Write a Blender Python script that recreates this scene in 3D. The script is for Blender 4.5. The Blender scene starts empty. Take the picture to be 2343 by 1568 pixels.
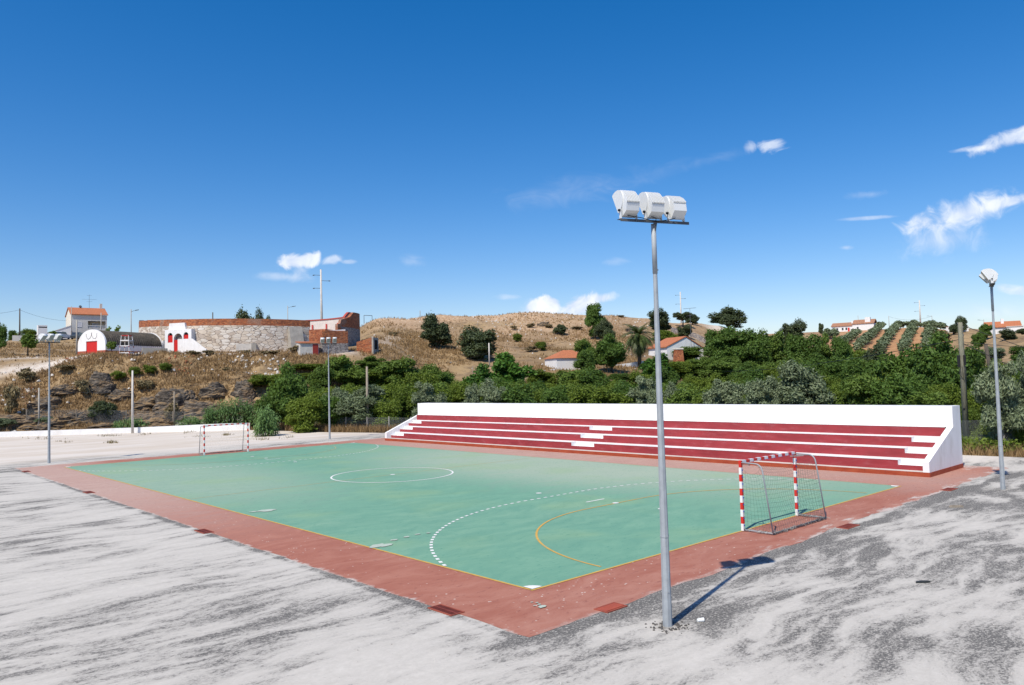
import bpy, math, random
import numpy as np
from mathutils import Vector, Matrix
R_ = math.radians
SC = bpy.context.scene
COL = SC.collection

# ------------------------------------------------------------------ camera
CAM = np.array([-11.742, -12.341, 4.581])
YAW, PIT, ROL = R_(42.561), R_(2.8265), R_(-1.4994)
FPX = 2912.07 * 2342 / 3872           # focal length in units of a 2342 px wide picture
_fw = np.array([math.cos(PIT) * math.sin(YAW), math.cos(PIT) * math.cos(YAW), math.sin(PIT)])
_r = np.array([math.cos(YAW), -math.sin(YAW), 0.0])
_u = np.cross(_r, _fw)
_R = math.cos(ROL) * _r + math.sin(ROL) * _u
_U = -math.sin(ROL) * _r + math.cos(ROL) * _u
cd = bpy.data.cameras.new('camera')
cd.sensor_width = 36.0
cd.lens = 2912.07 / 3872 * 36
cd.clip_end = 8000
cd.clip_start = 0.1
cam = bpy.data.objects.new('camera', cd)
COL.objects.link(cam)
cam.matrix_world = Matrix(((_R[0], _U[0], -_fw[0], CAM[0]), (_R[1], _U[1], -_fw[1], CAM[1]), (_R[2], _U[2], -_fw[2], CAM[2]), (0, 0, 0, 1)))
SC.camera = cam

def ray(u, v):
    return _fw + _R * (u - 1171) / FPX - _U * (v - 784) / FPX

# ------------------------------------------------------------------ sun, sky, exposure
SUN_EL, SUN_DIR = R_(55.3), np.array([-math.cos(R_(15)), -math.sin(R_(15))])
SUN_VEC = Vector((SUN_DIR[0] * math.cos(SUN_EL), SUN_DIR[1] * math.cos(SUN_EL), math.sin(SUN_EL)))
sl = bpy.data.lights.new('sun', 'SUN')
sl.energy = 4.3
sl.angle = R_(0.55)
sl.color = (1.0, 0.925, 0.80)
so = bpy.data.objects.new('sun', sl)
COL.objects.link(so)
so.rotation_euler = SUN_VEC.to_track_quat('Z', 'Y').to_euler()
so.location = (-30, -20, 40)
SC.view_settings.view_transform = 'Standard'
SC.view_settings.look = 'None'
SC.view_settings.exposure = 0.2
SC.view_settings.gamma = 1.0
SC.cycles.max_bounces = 6
SC.cycles.diffuse_bounces = 3
SC.cycles.glossy_bounces = 2
SC.cycles.transmission_bounces = 3
SC.cycles.transparent_max_bounces = 12
SC.cycles.use_denoising = True

class NT:
    "short-hand for building node trees"
    def __init__(s, tree):
        s.t = tree
        s.n = tree.nodes
    def node(s, kind, **kw):
        n = s.n.new(kind)
        for k, v in kw.items():
            setattr(n, k, v)
        return n
    def link(s, a, b):
        s.t.links.new(a, b)
    def put(s, sock, val):
        if isinstance(val, bpy.types.NodeSocket):
            s.t.links.new(val, sock)
        else:
            sock.default_value = val
    def math(s, op, a, b=0.0, c=0.0, clamp=False):
        n = s.node('ShaderNodeMath', operation=op, use_clamp=clamp)
        s.put(n.inputs[0], a); s.put(n.inputs[1], b); s.put(n.inputs[2], c)
        return n.outputs[0]
    def vmath(s, op, a, b=(0, 0, 0)):
        n = s.node('ShaderNodeVectorMath', operation=op)
        s.put(n.inputs[0], a); s.put(n.inputs[1], b)
        return n.outputs['Value'] if op in ('DOT_PRODUCT', 'LENGTH') else n.outputs[0]
    def mix(s, fac, a, b, mode='MIX'):
        n = s.node('ShaderNodeMix', data_type='RGBA', blend_type=mode)
        s.put(n.inputs[0], fac)
        s.put(n.inputs[6], a if isinstance(a, bpy.types.NodeSocket) else tuple(a) + (1,))
        s.put(n.inputs[7], b if isinstance(b, bpy.types.NodeSocket) else tuple(b) + (1,))
        return n.outputs[2]
    def step(s, x, lo, hi, a=0.0, b=1.0):
        n = s.node('ShaderNodeMapRange', interpolation_type='SMOOTHSTEP')
        s.put(n.inputs[0], x); s.put(n.inputs[1], lo); s.put(n.inputs[2], hi); s.put(n.inputs[3], a); s.put(n.inputs[4], b)
        return n.outputs[0]
    def noise(s, vec, scale, detail=3.0, rough=0.55, dist=0.0):
        n = s.node('ShaderNodeTexNoise')
        if vec is not None: s.link(vec, n.inputs['Vector'])
        n.inputs['Scale'].default_value = scale
        n.inputs['Detail'].default_value = detail
        n.inputs['Roughness'].default_value = rough
        n.inputs['Distortion'].default_value = dist
        return n
    def voro(s, vec, scale, feature='F1', rnd=1.0):
        n = s.node('ShaderNodeTexVoronoi', feature=feature)
        s.link(vec, n.inputs['Vector'])
        n.inputs['Scale'].default_value = scale
        n.inputs['Randomness'].default_value = rnd
        return n
    def mapping(s, vec, scale=(1, 1, 1), rot=(0, 0, 0), loc=(0, 0, 0)):
        n = s.node('ShaderNodeMapping')
        s.link(vec, n.inputs[0])
        n.inputs['Scale'].default_value = scale
        n.inputs['Rotation'].default_value = rot
        n.inputs['Location'].default_value = loc
        return n.outputs[0]

W = bpy.data.worlds.new('World')
SC.world = W
W.use_nodes = True
wt = NT(W.node_tree)
wt.n.clear()
sky = wt.node('ShaderNodeTexSky', sky_type='NISHITA', sun_disc=False)
sky.sun_elevation = SUN_EL
sky.sun_rotation = math.atan2(SUN_DIR[0], SUN_DIR[1])
sky.altitude = 200
sky.air_density = 1.0
sky.dust_density = 0.6
sky.ozone_density = 2.2
hsv = wt.node('ShaderNodeHueSaturation')
hsv.inputs['Saturation'].default_value = 1.46
hsv.inputs['Value'].default_value = 1.02
wt.link(sky.outputs[0], hsv.inputs['Color'])
gam = wt.node('ShaderNodeMix', data_type='RGBA', blend_type='MULTIPLY')
gam.inputs[0].default_value = 1.0
wt.link(hsv.outputs[0], gam.inputs[6])
gam.inputs[7].default_value = (1.04, 0.93, 1.02, 1)
skycol = gam.outputs[2]
# clouds, fixed to compass directions: tangent-plane coordinates round the heading (sin YAW, cos YAW)
tcw = wt.node('ShaderNodeTexCoord')
dirv = wt.vmath('NORMALIZE', tcw.outputs['Generated'])
H_F = (math.sin(YAW), math.cos(YAW), 0.0)
H_R = (math.cos(YAW), -math.sin(YAW), 0.0)
fz = wt.math('MAXIMUM', wt.vmath('DOT_PRODUCT', dirv, H_F), 0.05)
cx = wt.math('DIVIDE', wt.vmath('DOT_PRODUCT', dirv, H_R), fz)
cyy = wt.math('DIVIDE', wt.vmath('DOT_PRODUCT', dirv, (0, 0, 1)), fz)
cvec = wt.node('ShaderNodeCombineXYZ')
wt.link(cx, cvec.inputs[0]); wt.link(cyy, cvec.inputs[1])
cn1 = wt.noise(cvec.outputs[0], 34.0, 7.0, 0.58, 0.6)
cn2 = wt.noise(wt.mapping(cvec.outputs[0], (1, 2.2, 1)), 16.0, 6.0, 0.6, 1.2)
n1 = wt.math('SUBTRACT', cn1.outputs[0], 0.5)
n2 = wt.math('SUBTRACT', cn2.outputs[0], 0.5)
def heading_xy(u, v):
    d = ray(u, v)
    f = d @ np.array(H_F)
    return (d @ np.array(H_R)) / f, d[2] / f
def cloud(u, v, a, b, rot, opac, amp, hard, fuzz=n1):
    x0, y0 = heading_xy(u, v)
    a /= FPX; b /= FPX
    c, s_ = math.cos(R_(rot)), math.sin(R_(rot))
    dx = wt.math('SUBTRACT', cx, x0); dy = wt.math('SUBTRACT', cyy, y0)
    p = wt.math('ADD', wt.math('MULTIPLY', dx, c / a), wt.math('MULTIPLY', dy, s_ / a))
    q = wt.math('ADD', wt.math('MULTIPLY', dx, -s_ / b), wt.math('MULTIPLY', dy, c / b))
    d = wt.math('SQRT', wt.math('ADD', wt.math('MULTIPLY', p, p), wt.math('MULTIPLY', q, q)))
    m = wt.math('ADD', wt.math('SUBTRACT', 1.0, d), wt.math('MULTIPLY', fuzz, amp))
    return wt.step(m, 0.0, hard, 0.0, opac)
CL = [(668, 598, 44, 22, 4, .95, 1.5, .5, n1), (706, 594, 30, 20, 8, .9, 1.6, .5, n1), (762, 595, 27, 14, 10, .6, 1.9, .7, n1), (797, 599, 26, 7, 0, .4, 1.6, .8, n2),
      (650, 634, 82, 15, -4, .42, 1.9, 1.0, n2), (690, 618, 30, 20, 20, .38, 2.0, 1.0, n2),
      (1238, 705, 56, 32, 6, .93, 1.5, .5, n1), (1258, 694, 34, 22, 0, .93, 1.7, .45, n1), (1330, 699, 64, 30, 12, .93, 1.5, .5, n1), (1362, 686, 54, 16, 10, .85, 1.7, .6, n1), (1160, 680, 45, 9, 0, .3, 1.8, .9, n2),
      (2205, 490, 158, 46, 15, .8, 1.5, .95, n1), (2150, 550, 120, 48, 6, .6, 1.6, 1.3, n1), (2300, 462, 92, 20, 8, .75, 1.7, .75, n1), (2110, 510, 60, 30, 10, .62, 2.0, .9, n1),
      (2318, 315, 110, 26, 18, .82, 1.7, .75, n1), (2235, 341, 70, 9, 4, .6, 1.6, .8, n2),
      (1766, 332, 42, 21, 0, .62, 2.4, .8, n2), (1716, 338, 18, 20, 40, .5, 2.4, .9, n2), (1640, 362, 90, 16, 14, .10, 2.2, 1.4, n2),
      (1290, 440, 180, 50, 4, .17, 2.2, 1.6, n2), (1480, 400, 160, 34, 15, .10, 2.2, 1.6, n2),
      (2330, 662, 70, 16, -4, .6, 1.6, .9, n2), (1985, 499, 80, 6, 2, .4, 1.2, .8, n2), (1985, 446, 60, 13, 4, .2, 2.0, 1.0, n2), (1936, 567, 24, 9, 0, .45, 1.6, .9, n2), (945, 598, 40, 18, -10, .24, 2.2, 1.0, n2), (1405, 599, 40, 12, 0, .2, 2.2, 1.1, n2), (2290, 715, 90, 30, 0, .26, 2.0, 1.2, n2)]
tot = None
for c_ in CL:
    m_ = cloud(*c_)
    tot = m_ if tot is None else wt.math('SUBTRACT', 1.0, wt.math('MULTIPLY', wt.math('SUBTRACT', 1.0, tot), wt.math('SUBTRACT', 1.0, m_)))
bg = wt.node('ShaderNodeBackground')
SKY_STRENGTH = 0.12
bg.inputs[1].default_value = SKY_STRENGTH
cshade = wt.step(cn1.outputs[0], 0.3, 0.7)
ccol = wt.mix(cshade, (0.62 / SKY_STRENGTH, 0.70 / SKY_STRENGTH, 0.86 / SKY_STRENGTH), (0.9 / SKY_STRENGTH, 0.93 / SKY_STRENGTH, 0.98 / SKY_STRENGTH))
wt.link(wt.mix(tot, skycol, ccol), bg.inputs[0])
wo = wt.node('ShaderNodeOutputWorld')
wt.link(bg.outputs[0], wo.inputs[0])

# ------------------------------------------------------------------ helpers: objects
def link(o, parent=None):
    COL.objects.link(o)
    if parent is not None:
        o.parent = parent
    return o
def tag(o, label=None, cat=None, group=None, kind=None):
    if label: o['label'] = label
    if cat: o['category'] = cat
    if group: o['group'] = group
    if kind: o['kind'] = kind
    return o
def thing(name, loc, label, cat, rz=0.0, group=None):
    o = bpy.data.objects.new(name, None)
    o.empty_display_size = 0.3
    o.location = tuple(float(a) for a in loc)
    o.rotation_euler = (0, 0, rz)
    link(o)
    return tag(o, label, cat, group)
def copy_thing(root, loc, rz=0.0, scale=None, label=None, group=None):
    r = root.copy()
    COL.objects.link(r)
    r.location = tuple(float(a) for a in loc)
    r.rotation_euler = (0, 0, rz)
    if scale is not None: r.scale = scale
    if label: r['label'] = label
    if group: r['group'] = group
    for ch in list(root.children):
        c = ch.copy(); COL.objects.link(c); c.parent = r
        for g in list(ch.children):
            d = g.copy(); COL.objects.link(d); d.parent = c
    return r

class MB:
    "collects shapes into one mesh"
    def __init__(s):
        s.v = []; s.f = []; s.m = []; s.sm = []
    def add(s, vs, fs, m=0, smooth=False):
        o = len(s.v)
        s.v += [tuple(map(float, p)) for p in vs]
        for f in fs:
            s.f.append(tuple(i + o for i in f)); s.m.append(m); s.sm.append(smooth)
        return s
    def box(s, lo, hi, m=0, M=None):
        x0, y0, z0 = lo; x1, y1, z1 = hi
        vs = [(x0, y0, z0), (x1, y0, z0), (x1, y1, z0), (x0, y1, z0), (x0, y0, z1), (x1, y0, z1), (x1, y1, z1), (x0, y1, z1)]
        if M is not None: vs = [tuple(M @ Vector(p)) for p in vs]
        return s.add(vs, [(3, 2, 1, 0), (4, 5, 6, 7), (0, 1, 5, 4), (1, 2, 6, 5), (2, 3, 7, 6), (3, 0, 4, 7)], m)
    def bbox(s, lo, hi, b=0.01, m=0, M=None):
        "box with chamfered vertical and top edges"
        x0, y0, z0 = lo; x1, y1, z1 = hi
        def ring(z, i):
            a = b + i
            return [(x0 + a, y0 + i, z), (x1 - a, y0 + i, z), (x1 - i, y0 + a, z), (x1 - i, y1 - a, z), (x1 - a, y1 - i, z), (x0 + a, y1 - i, z), (x0 + i, y1 - a, z), (x0 + i, y0 + a, z)]
        vs = ring(z0, 0) + ring(z1 - b, 0) + ring(z1, b)
        if M is not None: vs = [tuple(M @ Vector(p)) for p in vs]
        fs = [tuple(range(7, -1, -1)), tuple(range(16, 24))]
        for k in (0, 8):
            for i in range(8):
                j = (i + 1) % 8
                fs.append((k + i, k + j, k + 8 + j, k + 8 + i))
        return s.add(vs, fs, m)
    def tube(s, pts, r, n=8, m=0, cap=True, smooth=True):
        pts = [Vector(p) for p in pts]
        rs = r if hasattr(r, '__len__') else [r] * len(pts)
        vs = []
        up = Vector((0, 0, 1))
        t0 = (pts[1] - pts[0]).normalized()
        a = t0.cross(up)
        if a.length < 1e-3: a = Vector((1, 0, 0))
        a.normalize()
        for i, p in enumerate(pts):
            t = (pts[min(i + 1, len(pts) - 1)] - pts[max(i - 1, 0)])
            if t.length < 1e-9: t = t0
            t.normalize()
            a = (a - t * a.dot(t))
            if a.length < 1e-6: a = t.orthogonal()
            a.normalize()
            b = t.cross(a)
            for k in range(n):
                an = 2 * math.pi * (k + .5) / n
                vs.append(p + a * (math.cos(an) * rs[i]) + b * (math.sin(an) * rs[i]))
        fs = []
        for i in range(len(pts) - 1):
            for k in range(n):
                j = (k + 1) % n
                fs.append((i * n + k, i * n + j, (i + 1) * n + j, (i + 1) * n + k))
        s.add(vs, fs, m, smooth)
        if cap:
            o = len(s.v) - len(vs)
            e = (len(pts) - 1) * n
            s.f.append(tuple(o + k for k in range(n - 1, -1, -1))); s.m.append(m); s.sm.append(False)
            s.f.append(tuple(o + e + k for k in range(n))); s.m.append(m); s.sm.append(False)
        return s
    def prism(s, poly, a, b, axis='y', m=0, mside=None, smooth=False):
        "extrude a closed 2D polygon from a to b; axis is the extrusion axis"
        def P(p, t):
            if axis == 'y': return (p[0], t, p[1])
            if axis == 'x': return (t, p[0], p[1])
            return (p[0], p[1], t)
        n = len(poly)
        vs = [P(p, a) for p in poly] + [P(p, b) for p in poly]
        s.add(vs, [tuple(range(n)), tuple(range(2 * n - 1, n - 1, -1))], m)
        o = len(s.v) - 2 * n
        for i in range(n):
            j = (i + 1) % n
            s.f.append((o + i, o + n + i, o + n + j, o + j))
            s.m.append((mside[i] if mside else m)); s.sm.append(smooth)
        return s
    def build(s, name, mats, parent=None, loc=None, rz=0.0):
        me = bpy.data.meshes.new(name)
        me.from_pydata(s.v, [], s.f)
        mats = mats if isinstance(mats, (list, tuple)) else [mats]
        for a in mats: me.materials.append(a)
        me.polygons.foreach_set('material_index', s.m)
        me.polygons.foreach_set('use_smooth', s.sm)
        me.update()
        import bmesh
        bm = bmesh.new(); bm.from_mesh(me)
        bmesh.ops.recalc_face_normals(bm, faces=bm.faces)
        bm.to_mesh(me); bm.free()
        o = bpy.data.objects.new(name, me)
        if loc is not None: o.location = tuple(float(a) for a in loc)
        o.rotation_euler = (0, 0, rz)
        return link(o, parent)
def np_mesh(name, V, F, mats, smooth=False):
    "V (n,3), F (m,k) arrays"
    me = bpy.data.meshes.new(name)
    V = np.ascontiguousarray(V, dtype=np.float32); F = np.ascontiguousarray(F, dtype=np.int32)
    k = F.shape[1]
    me.vertices.add(len(V)); me.vertices.foreach_set('co', V.ravel())
    me.loops.add(F.size); me.loops.foreach_set('vertex_index', F.ravel())
    me.polygons.add(len(F))
    me.polygons.foreach_set('loop_start', np.arange(0, F.size, k, dtype=np.int32))
    try: me.polygons.foreach_set('loop_total', np.full(len(F), k, dtype=np.int32))
    except Exception: pass
    me.polygons.foreach_set('use_smooth', np.full(len(F), smooth))
    for a in (mats if isinstance(mats, (list, tuple)) else [mats]): me.materials.append(a)
    me.update(calc_edges=True); me.validate()
    return me

# value noise
_rng = np.random.RandomState(7)
_LAT = _rng.rand(256, 256)
def vnoise(x, y):
    x = np.asarray(x, float); y = np.asarray(y, float)
    xi = np.floor(x).astype(int); yi = np.floor(y).astype(int)
    fx = x - xi; fy = y - yi
    fx = fx * fx * (3 - 2 * fx); fy = fy * fy * (3 - 2 * fy)
    a = _LAT[xi & 255, yi & 255]; b = _LAT[(xi + 1) & 255, yi & 255]
    c = _LAT[xi & 255, (yi + 1) & 255]; d = _LAT[(xi + 1) & 255, (yi + 1) & 255]
    return (a + (b - a) * fx) * (1 - fy) + (c + (d - c) * fx) * fy - 0.5
def fbm(x, y, o=4):
    t = 0; a = 1.0
    for i in range(o):
        t = t + a * vnoise(x * 2 ** i + 17.3 * i, y * 2 ** i + 5.1 * i); a *= .5
    return t

# ------------------------------------------------------------------ materials
def new_mat(name):
    m = bpy.data.materials.new(name)
    m.use_nodes = True
    t = NT(m.node_tree)
    b = t.n['Principled BSDF']
    b.inputs['Specular IOR Level'].default_value = 0.3
    return m, t, b
def M(name, col, rough=.75, var=.18, scale=3.0, bump=0.0, spec=.3, metal=0.0, dirt=None, dirt_amt=.5, dirt_scale=1.2, stretch=(1, 1, 1)):
    m, t, b = new_mat(name)
    tc = t.node('ShaderNodeTexCoord').outputs['Object']
    v = t.mapping(tc, stretch)
    n = t.noise(v, scale, 5.0, .6)
    c = t.mix(t.step(n.outputs[0], .25, .75), [max(0, a * (1 - var)) for a in col], [min(1, a * (1 + var)) for a in col])
    if dirt:
        d = t.noise(v, dirt_scale, 6.0, .65)
        c = t.mix(t.step(d.outputs[0], .48, .75, 0, dirt_amt), c, dirt)
    t.link(c, b.inputs['Base Color'])
    b.inputs['Roughness'].default_value = rough
    b.inputs['Specular IOR Level'].default_value = spec
    b.inputs['Metallic'].default_value = metal
    if bump:
        bn = t.node('ShaderNodeBump'); bn.inputs['Strength'].default_value = bump; bn.inputs['Distance'].default_value = .05
        n3 = t.noise(v, scale * 6, 4.0)
        t.link(n3.outputs[0], bn.inputs['Height']); t.link(bn.outputs[0], b.inputs['Normal'])
    return m
def leaf_mat(name, c1, c2, trans=.36, rough=.6, spec=.25):
    m, t, b = new_mat(name)
    geo = t.node('ShaderNodeNewGeometry'); oi = t.node('ShaderNodeObjectInfo')
    tc = t.node('ShaderNodeTexCoord').outputs['Object']
    n = t.noise(tc, 5.0, 3.0)
    f = t.math('ADD', t.math('MULTIPLY', geo.outputs['Random Per Island'], .55), t.math('MULTIPLY', n.outputs[0], .5))
    f = t.math('ADD', f, t.math('MULTIPLY', t.math('SUBTRACT', oi.outputs['Random'], .5), .35), clamp=True)
    c = t.mix(f, c1, c2)
    t.link(c, b.inputs['Base Color'])
    b.inputs['Roughness'].default_value = rough
    b.inputs['Specular IOR Level'].default_value = spec
    tr = t.node('ShaderNodeBsdfTranslucent')
    t.link(t.mix(.5, c, (.20, .26, .03)) if 'grass' not in name and 'dry' not in name else c, tr.inputs[0])
    ms = t.node('ShaderNodeMixShader'); ms.inputs[0].default_value = trans
    t.link(b.outputs[0], ms.inputs[1]); t.link(tr.outputs[0], ms.inputs[2])
    t.link(ms.outputs[0], t.n['Material Output'].inputs[0])
    return m
def cell_mat(name, cols, gap, scale, gapw=.04, squash=(1, 1, 2.2), rough=.85, bump=.4, patch=None):
    "masonry: irregular cells of several colours with dark joints"
    m, t, b = new_mat(name)
    tc = t.node('ShaderNodeTexCoord').outputs['Object']
    v = t.mapping(tc, squash)
    w = t.noise(v, 1.5, 2.0)
    v2 = t.vmath('ADD', v, t.vmath('MULTIPLY', w.outputs[1], (.25, .25, .25)))
    vo = t.voro(v2, scale); ve = t.voro(v2, scale, 'DISTANCE_TO_EDGE')
    rgb = t.node('ShaderNodeSeparateColor'); t.link(vo.outputs['Color'], rgb.inputs[0])
    cr = t.node('ShaderNodeValToRGB'); cr.color_ramp.interpolation = 'CONSTANT'
    el = cr.color_ramp.elements
    while len(el) < len(cols): el.new(.5)
    for i, c in enumerate(cols):
        el[i].position = i / len(cols); el[i].color = tuple(c) + (1,)
    t.link(rgb.outputs[0], cr.inputs[0])
    n = t.noise(v, 6.0, 4.0)
    c = t.mix(t.step(n.outputs[0], .3, .7, 0, .35), cr.outputs[0], t.mix(.5, cr.outputs[0], gap))
    if patch:
        pn = t.noise(tc, .35, 3.0)
        c = t.mix(t.step(pn.outputs[0], .55, .68, 0, .75), c, patch)
    c = t.mix(t.step(ve.outputs[0], gapw * .3, gapw), gap, c)
    t.link(c, b.inputs['Base Color']); b.inputs['Roughness'].default_value = rough
    bn = t.node('ShaderNodeBump'); bn.inputs['Strength'].default_value = bump; bn.inputs['Distance'].default_value = .08
    t.link(t.step(ve.outputs[0], 0, gapw * 2), bn.inputs['Height']); t.link(bn.outputs[0], b.inputs['Normal'])
    return m

WHITE = M('white_paint', (.80, .80, .79), .6, .04, 2.0, dirt=(.58, .55, .50), dirt_amt=.5, dirt_scale=1.1, stretch=(1, 1, .45))
WHITE_WALL = M('white_limewash', (.78, .78, .77), .85, .05, 1.5, dirt=(.55, .50, .44), dirt_amt=.35, dirt_scale=.8)
GREYWHITE = M('grey_render', (.60, .595, .56), .85, .05, 1.0, dirt=(.42, .40, .36), dirt_amt=.4, dirt_scale=.6)
RED_PAINT = M('red_seat_paint', (.285, .034, .040), .6, .16, 1.2, dirt=(.37, .11, .12), dirt_amt=.42, dirt_scale=2.6, stretch=(1, .6, 2.4))
DOOR_RED = M('red_door_paint', (.56, .025, .02), .5, .08, 2.0)
RED_DARK = M('dark_red_skirting', (.26, .045, .035), .7, .2, 2.0)
CONC = M('weathered_concrete', (.36, .34, .30), .9, .15, 1.5, .3, dirt=(.20, .18, .15), dirt_amt=.5)
CONC_L = M('pale_concrete', (.58, .55, .50), .9, .12, 1.5, .2, dirt=(.42, .38, .32), dirt_amt=.6, dirt_scale=2)
GALV = M('galvanised_steel', (.33, .36, .38), .6, .12, 5.0, metal=.05, spec=.35)
GALV_D = M('grey_steel', (.10, .11, .12), .6, .15, 5.0, metal=.3)
LAMP_WHITE = M('white_lamp_housing', (.66, .68, .68), .4, .03, 3.0, spec=.5)
BLACK = M('black_plastic', (.012, .012, .013), .5, .1)
POST_RED = M('goal_red', (.62, .03, .022), .45, .08)
POST_WHITE = M('goal_white', (.78, .78, .77), .45, .05)
NET_MAT = M('green_net_cord', (.06, .11, .095), .8, .2)
BLUE_TIE = M('blue_tie', (.03, .09, .42), .6, .1)
WOOD = M('weathered_wood', (.27, .23, .18), .9, .25, 4.0, .3, stretch=(3, 3, .4))
WOOD_D = M('dark_wood', (.09, .075, .06), .9, .25, 4.0, stretch=(3, 3, .4))
BARK = M('bark', (.085, .065, .045), .95, .3, 6.0, .4)
CABLE = M('black_cable', (.02, .02, .022), .6, .1)
TILE_RED = M('terracotta_roof', (.42, .15, .07), .85, .25, 5.0, dirt=(.24, .12, .07), dirt_amt=.5, dirt_scale=1.5)
TILE_OLD = M('old_roof_tile', (.34, .17, .10), .9, .3, 2.0, dirt=(.18, .12, .09), dirt_amt=.6, dirt_scale=1.0)
DARK = M('dark_interior', (.012, .012, .013), .9, .1)
GLASS_D = M('dark_window_glass', (.03, .04, .05), .15, .1, spec=.6)
SHUT = M('pale_shutter', (.62, .62, .64), .6, .03)
BLUE = M('blue_paint', (.03, .07, .28), .6, .1)
BRICK = cell_mat('hollow_red_brick', [(.40, .12, .048), (.50, .17, .065), (.25, .075, .035), (.42, .165, .08), (.33, .115, .05)], (.17, .09, .06), 3.0, .05, (1, 1, 2.4), patch=(.36, .24, .18))
STONE = cell_mat('rubble_stone_masonry', [(.72, .66, .57), (.66, .59, .50), (.76, .71, .63), (.52, .44, .36), (.68, .59, .48)], (.20, .15, .115), 1.15, .045, (1, 1, 2.1), patch=(.40, .31, .22))
STONE_D = cell_mat('dark_rubble_stone', [(.30, .28, .27), (.36, .33, .31), (.24, .22, .22), (.40, .36, .33)], (.09, .07, .065), 1.8, .06, (1, 1, 2.1))
# tile-red plinth with thin vertical joints
m, t, b = new_mat('red_plinth_tile'); PLINTH = m
tc = t.node('ShaderNodeTexCoord').outputs['Object']
sx = t.node('ShaderNodeSeparateXYZ'); t.link(tc, sx.inputs[0])
fr = t.math('FRACT', t.math('MULTIPLY', sx.outputs[1], 1 / .9))
j = t.math('LESS_THAN', fr, .018)
n = t.noise(t.mapping(tc, (2, 1, 4)), 1.5, 5.0)
c = t.mix(t.step(n.outputs[0], .3, .75), (.30, .05, .02), (.38, .085, .035))
c = t.mix(t.math('MULTIPLY', j, .6), c, (.16, .04, .03))
t.link(c, b.inputs['Base Color']); b.inputs['Roughness'].default_value = .6
# corrugated old fibre-cement roof
m, t, b = new_mat('corrugated_grey_roof'); CORR = m
tc = t.node('ShaderNodeTexCoord').outputs['Object']
n = t.noise(t.mapping(tc, (1, 1, 1)), 3.5, 6.0, .7)
n2_ = t.noise(tc, .8, 4.0)
c = t.mix(t.step(n.outputs[0], .3, .72), (.036, .032, .027), (.115, .10, .08))
c = t.mix(t.step(n2_.outputs[0], .5, .8, 0, .5), c, (.15, .12, .085))
t.link(c, b.inputs['Base Color']); b.inputs['Roughness'].default_value = .95
# rock
m, t, b = new_mat('layered_schist'); ROCK = m
tc = t.node('ShaderNodeTexCoord').outputs['Object']
n = t.noise(t.mapping(tc, (1, 1, 3.2), (R_(12), R_(-14), 0)), 1.6, 7.0, .7)
n2_ = t.noise(tc, .7, 4.0)
c = t.mix(t.step(n.outputs[0], .35, .7), (.035, .03, .026), (.24, .205, .165))
c = t.mix(t.step(n2_.outputs[0], .52, .7, 0, .6), c, (.24, .15, .075))
nrm = t.node('ShaderNodeNewGeometry'); sz3 = t.node('ShaderNodeSeparateXYZ'); t.link(nrm.outputs['Normal'], sz3.inputs[0])
n5 = t.noise(nrm.outputs['Position'], .8, 5.0, .7)
upk = t.step(t.math('ADD', sz3.outputs[2], t.math('MULTIPLY', t.math('SUBTRACT', n5.outputs[0], .5), 1.6)), .45, .85)
c = t.mix(upk, c, t.mix(n.outputs[0], (.16, .10, .05), (.36, .25, .13)))
t.link(c, b.inputs['Base Color']); b.inputs['Roughness'].default_value = .9
bn = t.node('ShaderNodeBump'); bn.inputs['Strength'].default_value = .9; bn.inputs['Distance'].default_value = .3
t.link(n.outputs[0], bn.inputs['Height']); t.link(bn.outputs[0], b.inputs['Normal'])

LEAF_BROAD = leaf_mat('broad_leaves', (.05, .098, .018), (.13, .225, .042))
LEAF_LIGHT = leaf_mat('light_green_leaves', (.066, .122, .02), (.185, .275, .052))
LEAF_BRAM = leaf_mat('bramble_leaves', (.072, .12, .014), (.195, .265, .036))
LEAF_FIG = leaf_mat('fig_leaves', (.03, .09, .012), (.11, .24, .035))
LEAF_OLIVE = leaf_mat('olive_leaves', (.09, .125, .062), (.245, .295, .165), .15, .5)
LEAF_HOLM = leaf_mat('holm_oak_leaves', (.036, .056, .024), (.10, .128, .058), .15)
LEAF_DRY = leaf_mat('dry_shrub_leaves', (.13, .105, .05), (.31, .25, .13), .15)
LEAF_PALM = leaf_mat('palm_leaves', (.03, .055, .015), (.15, .19, .06), .15, .4)
LEAF_CANE = leaf_mat('cane_leaves', (.06, .13, .035), (.22, .36, .13), .3)
GRASS = leaf_mat('dry_grass_blades', (.19, .11, .048), (.48, .335, .165), .25, .8)

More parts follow.
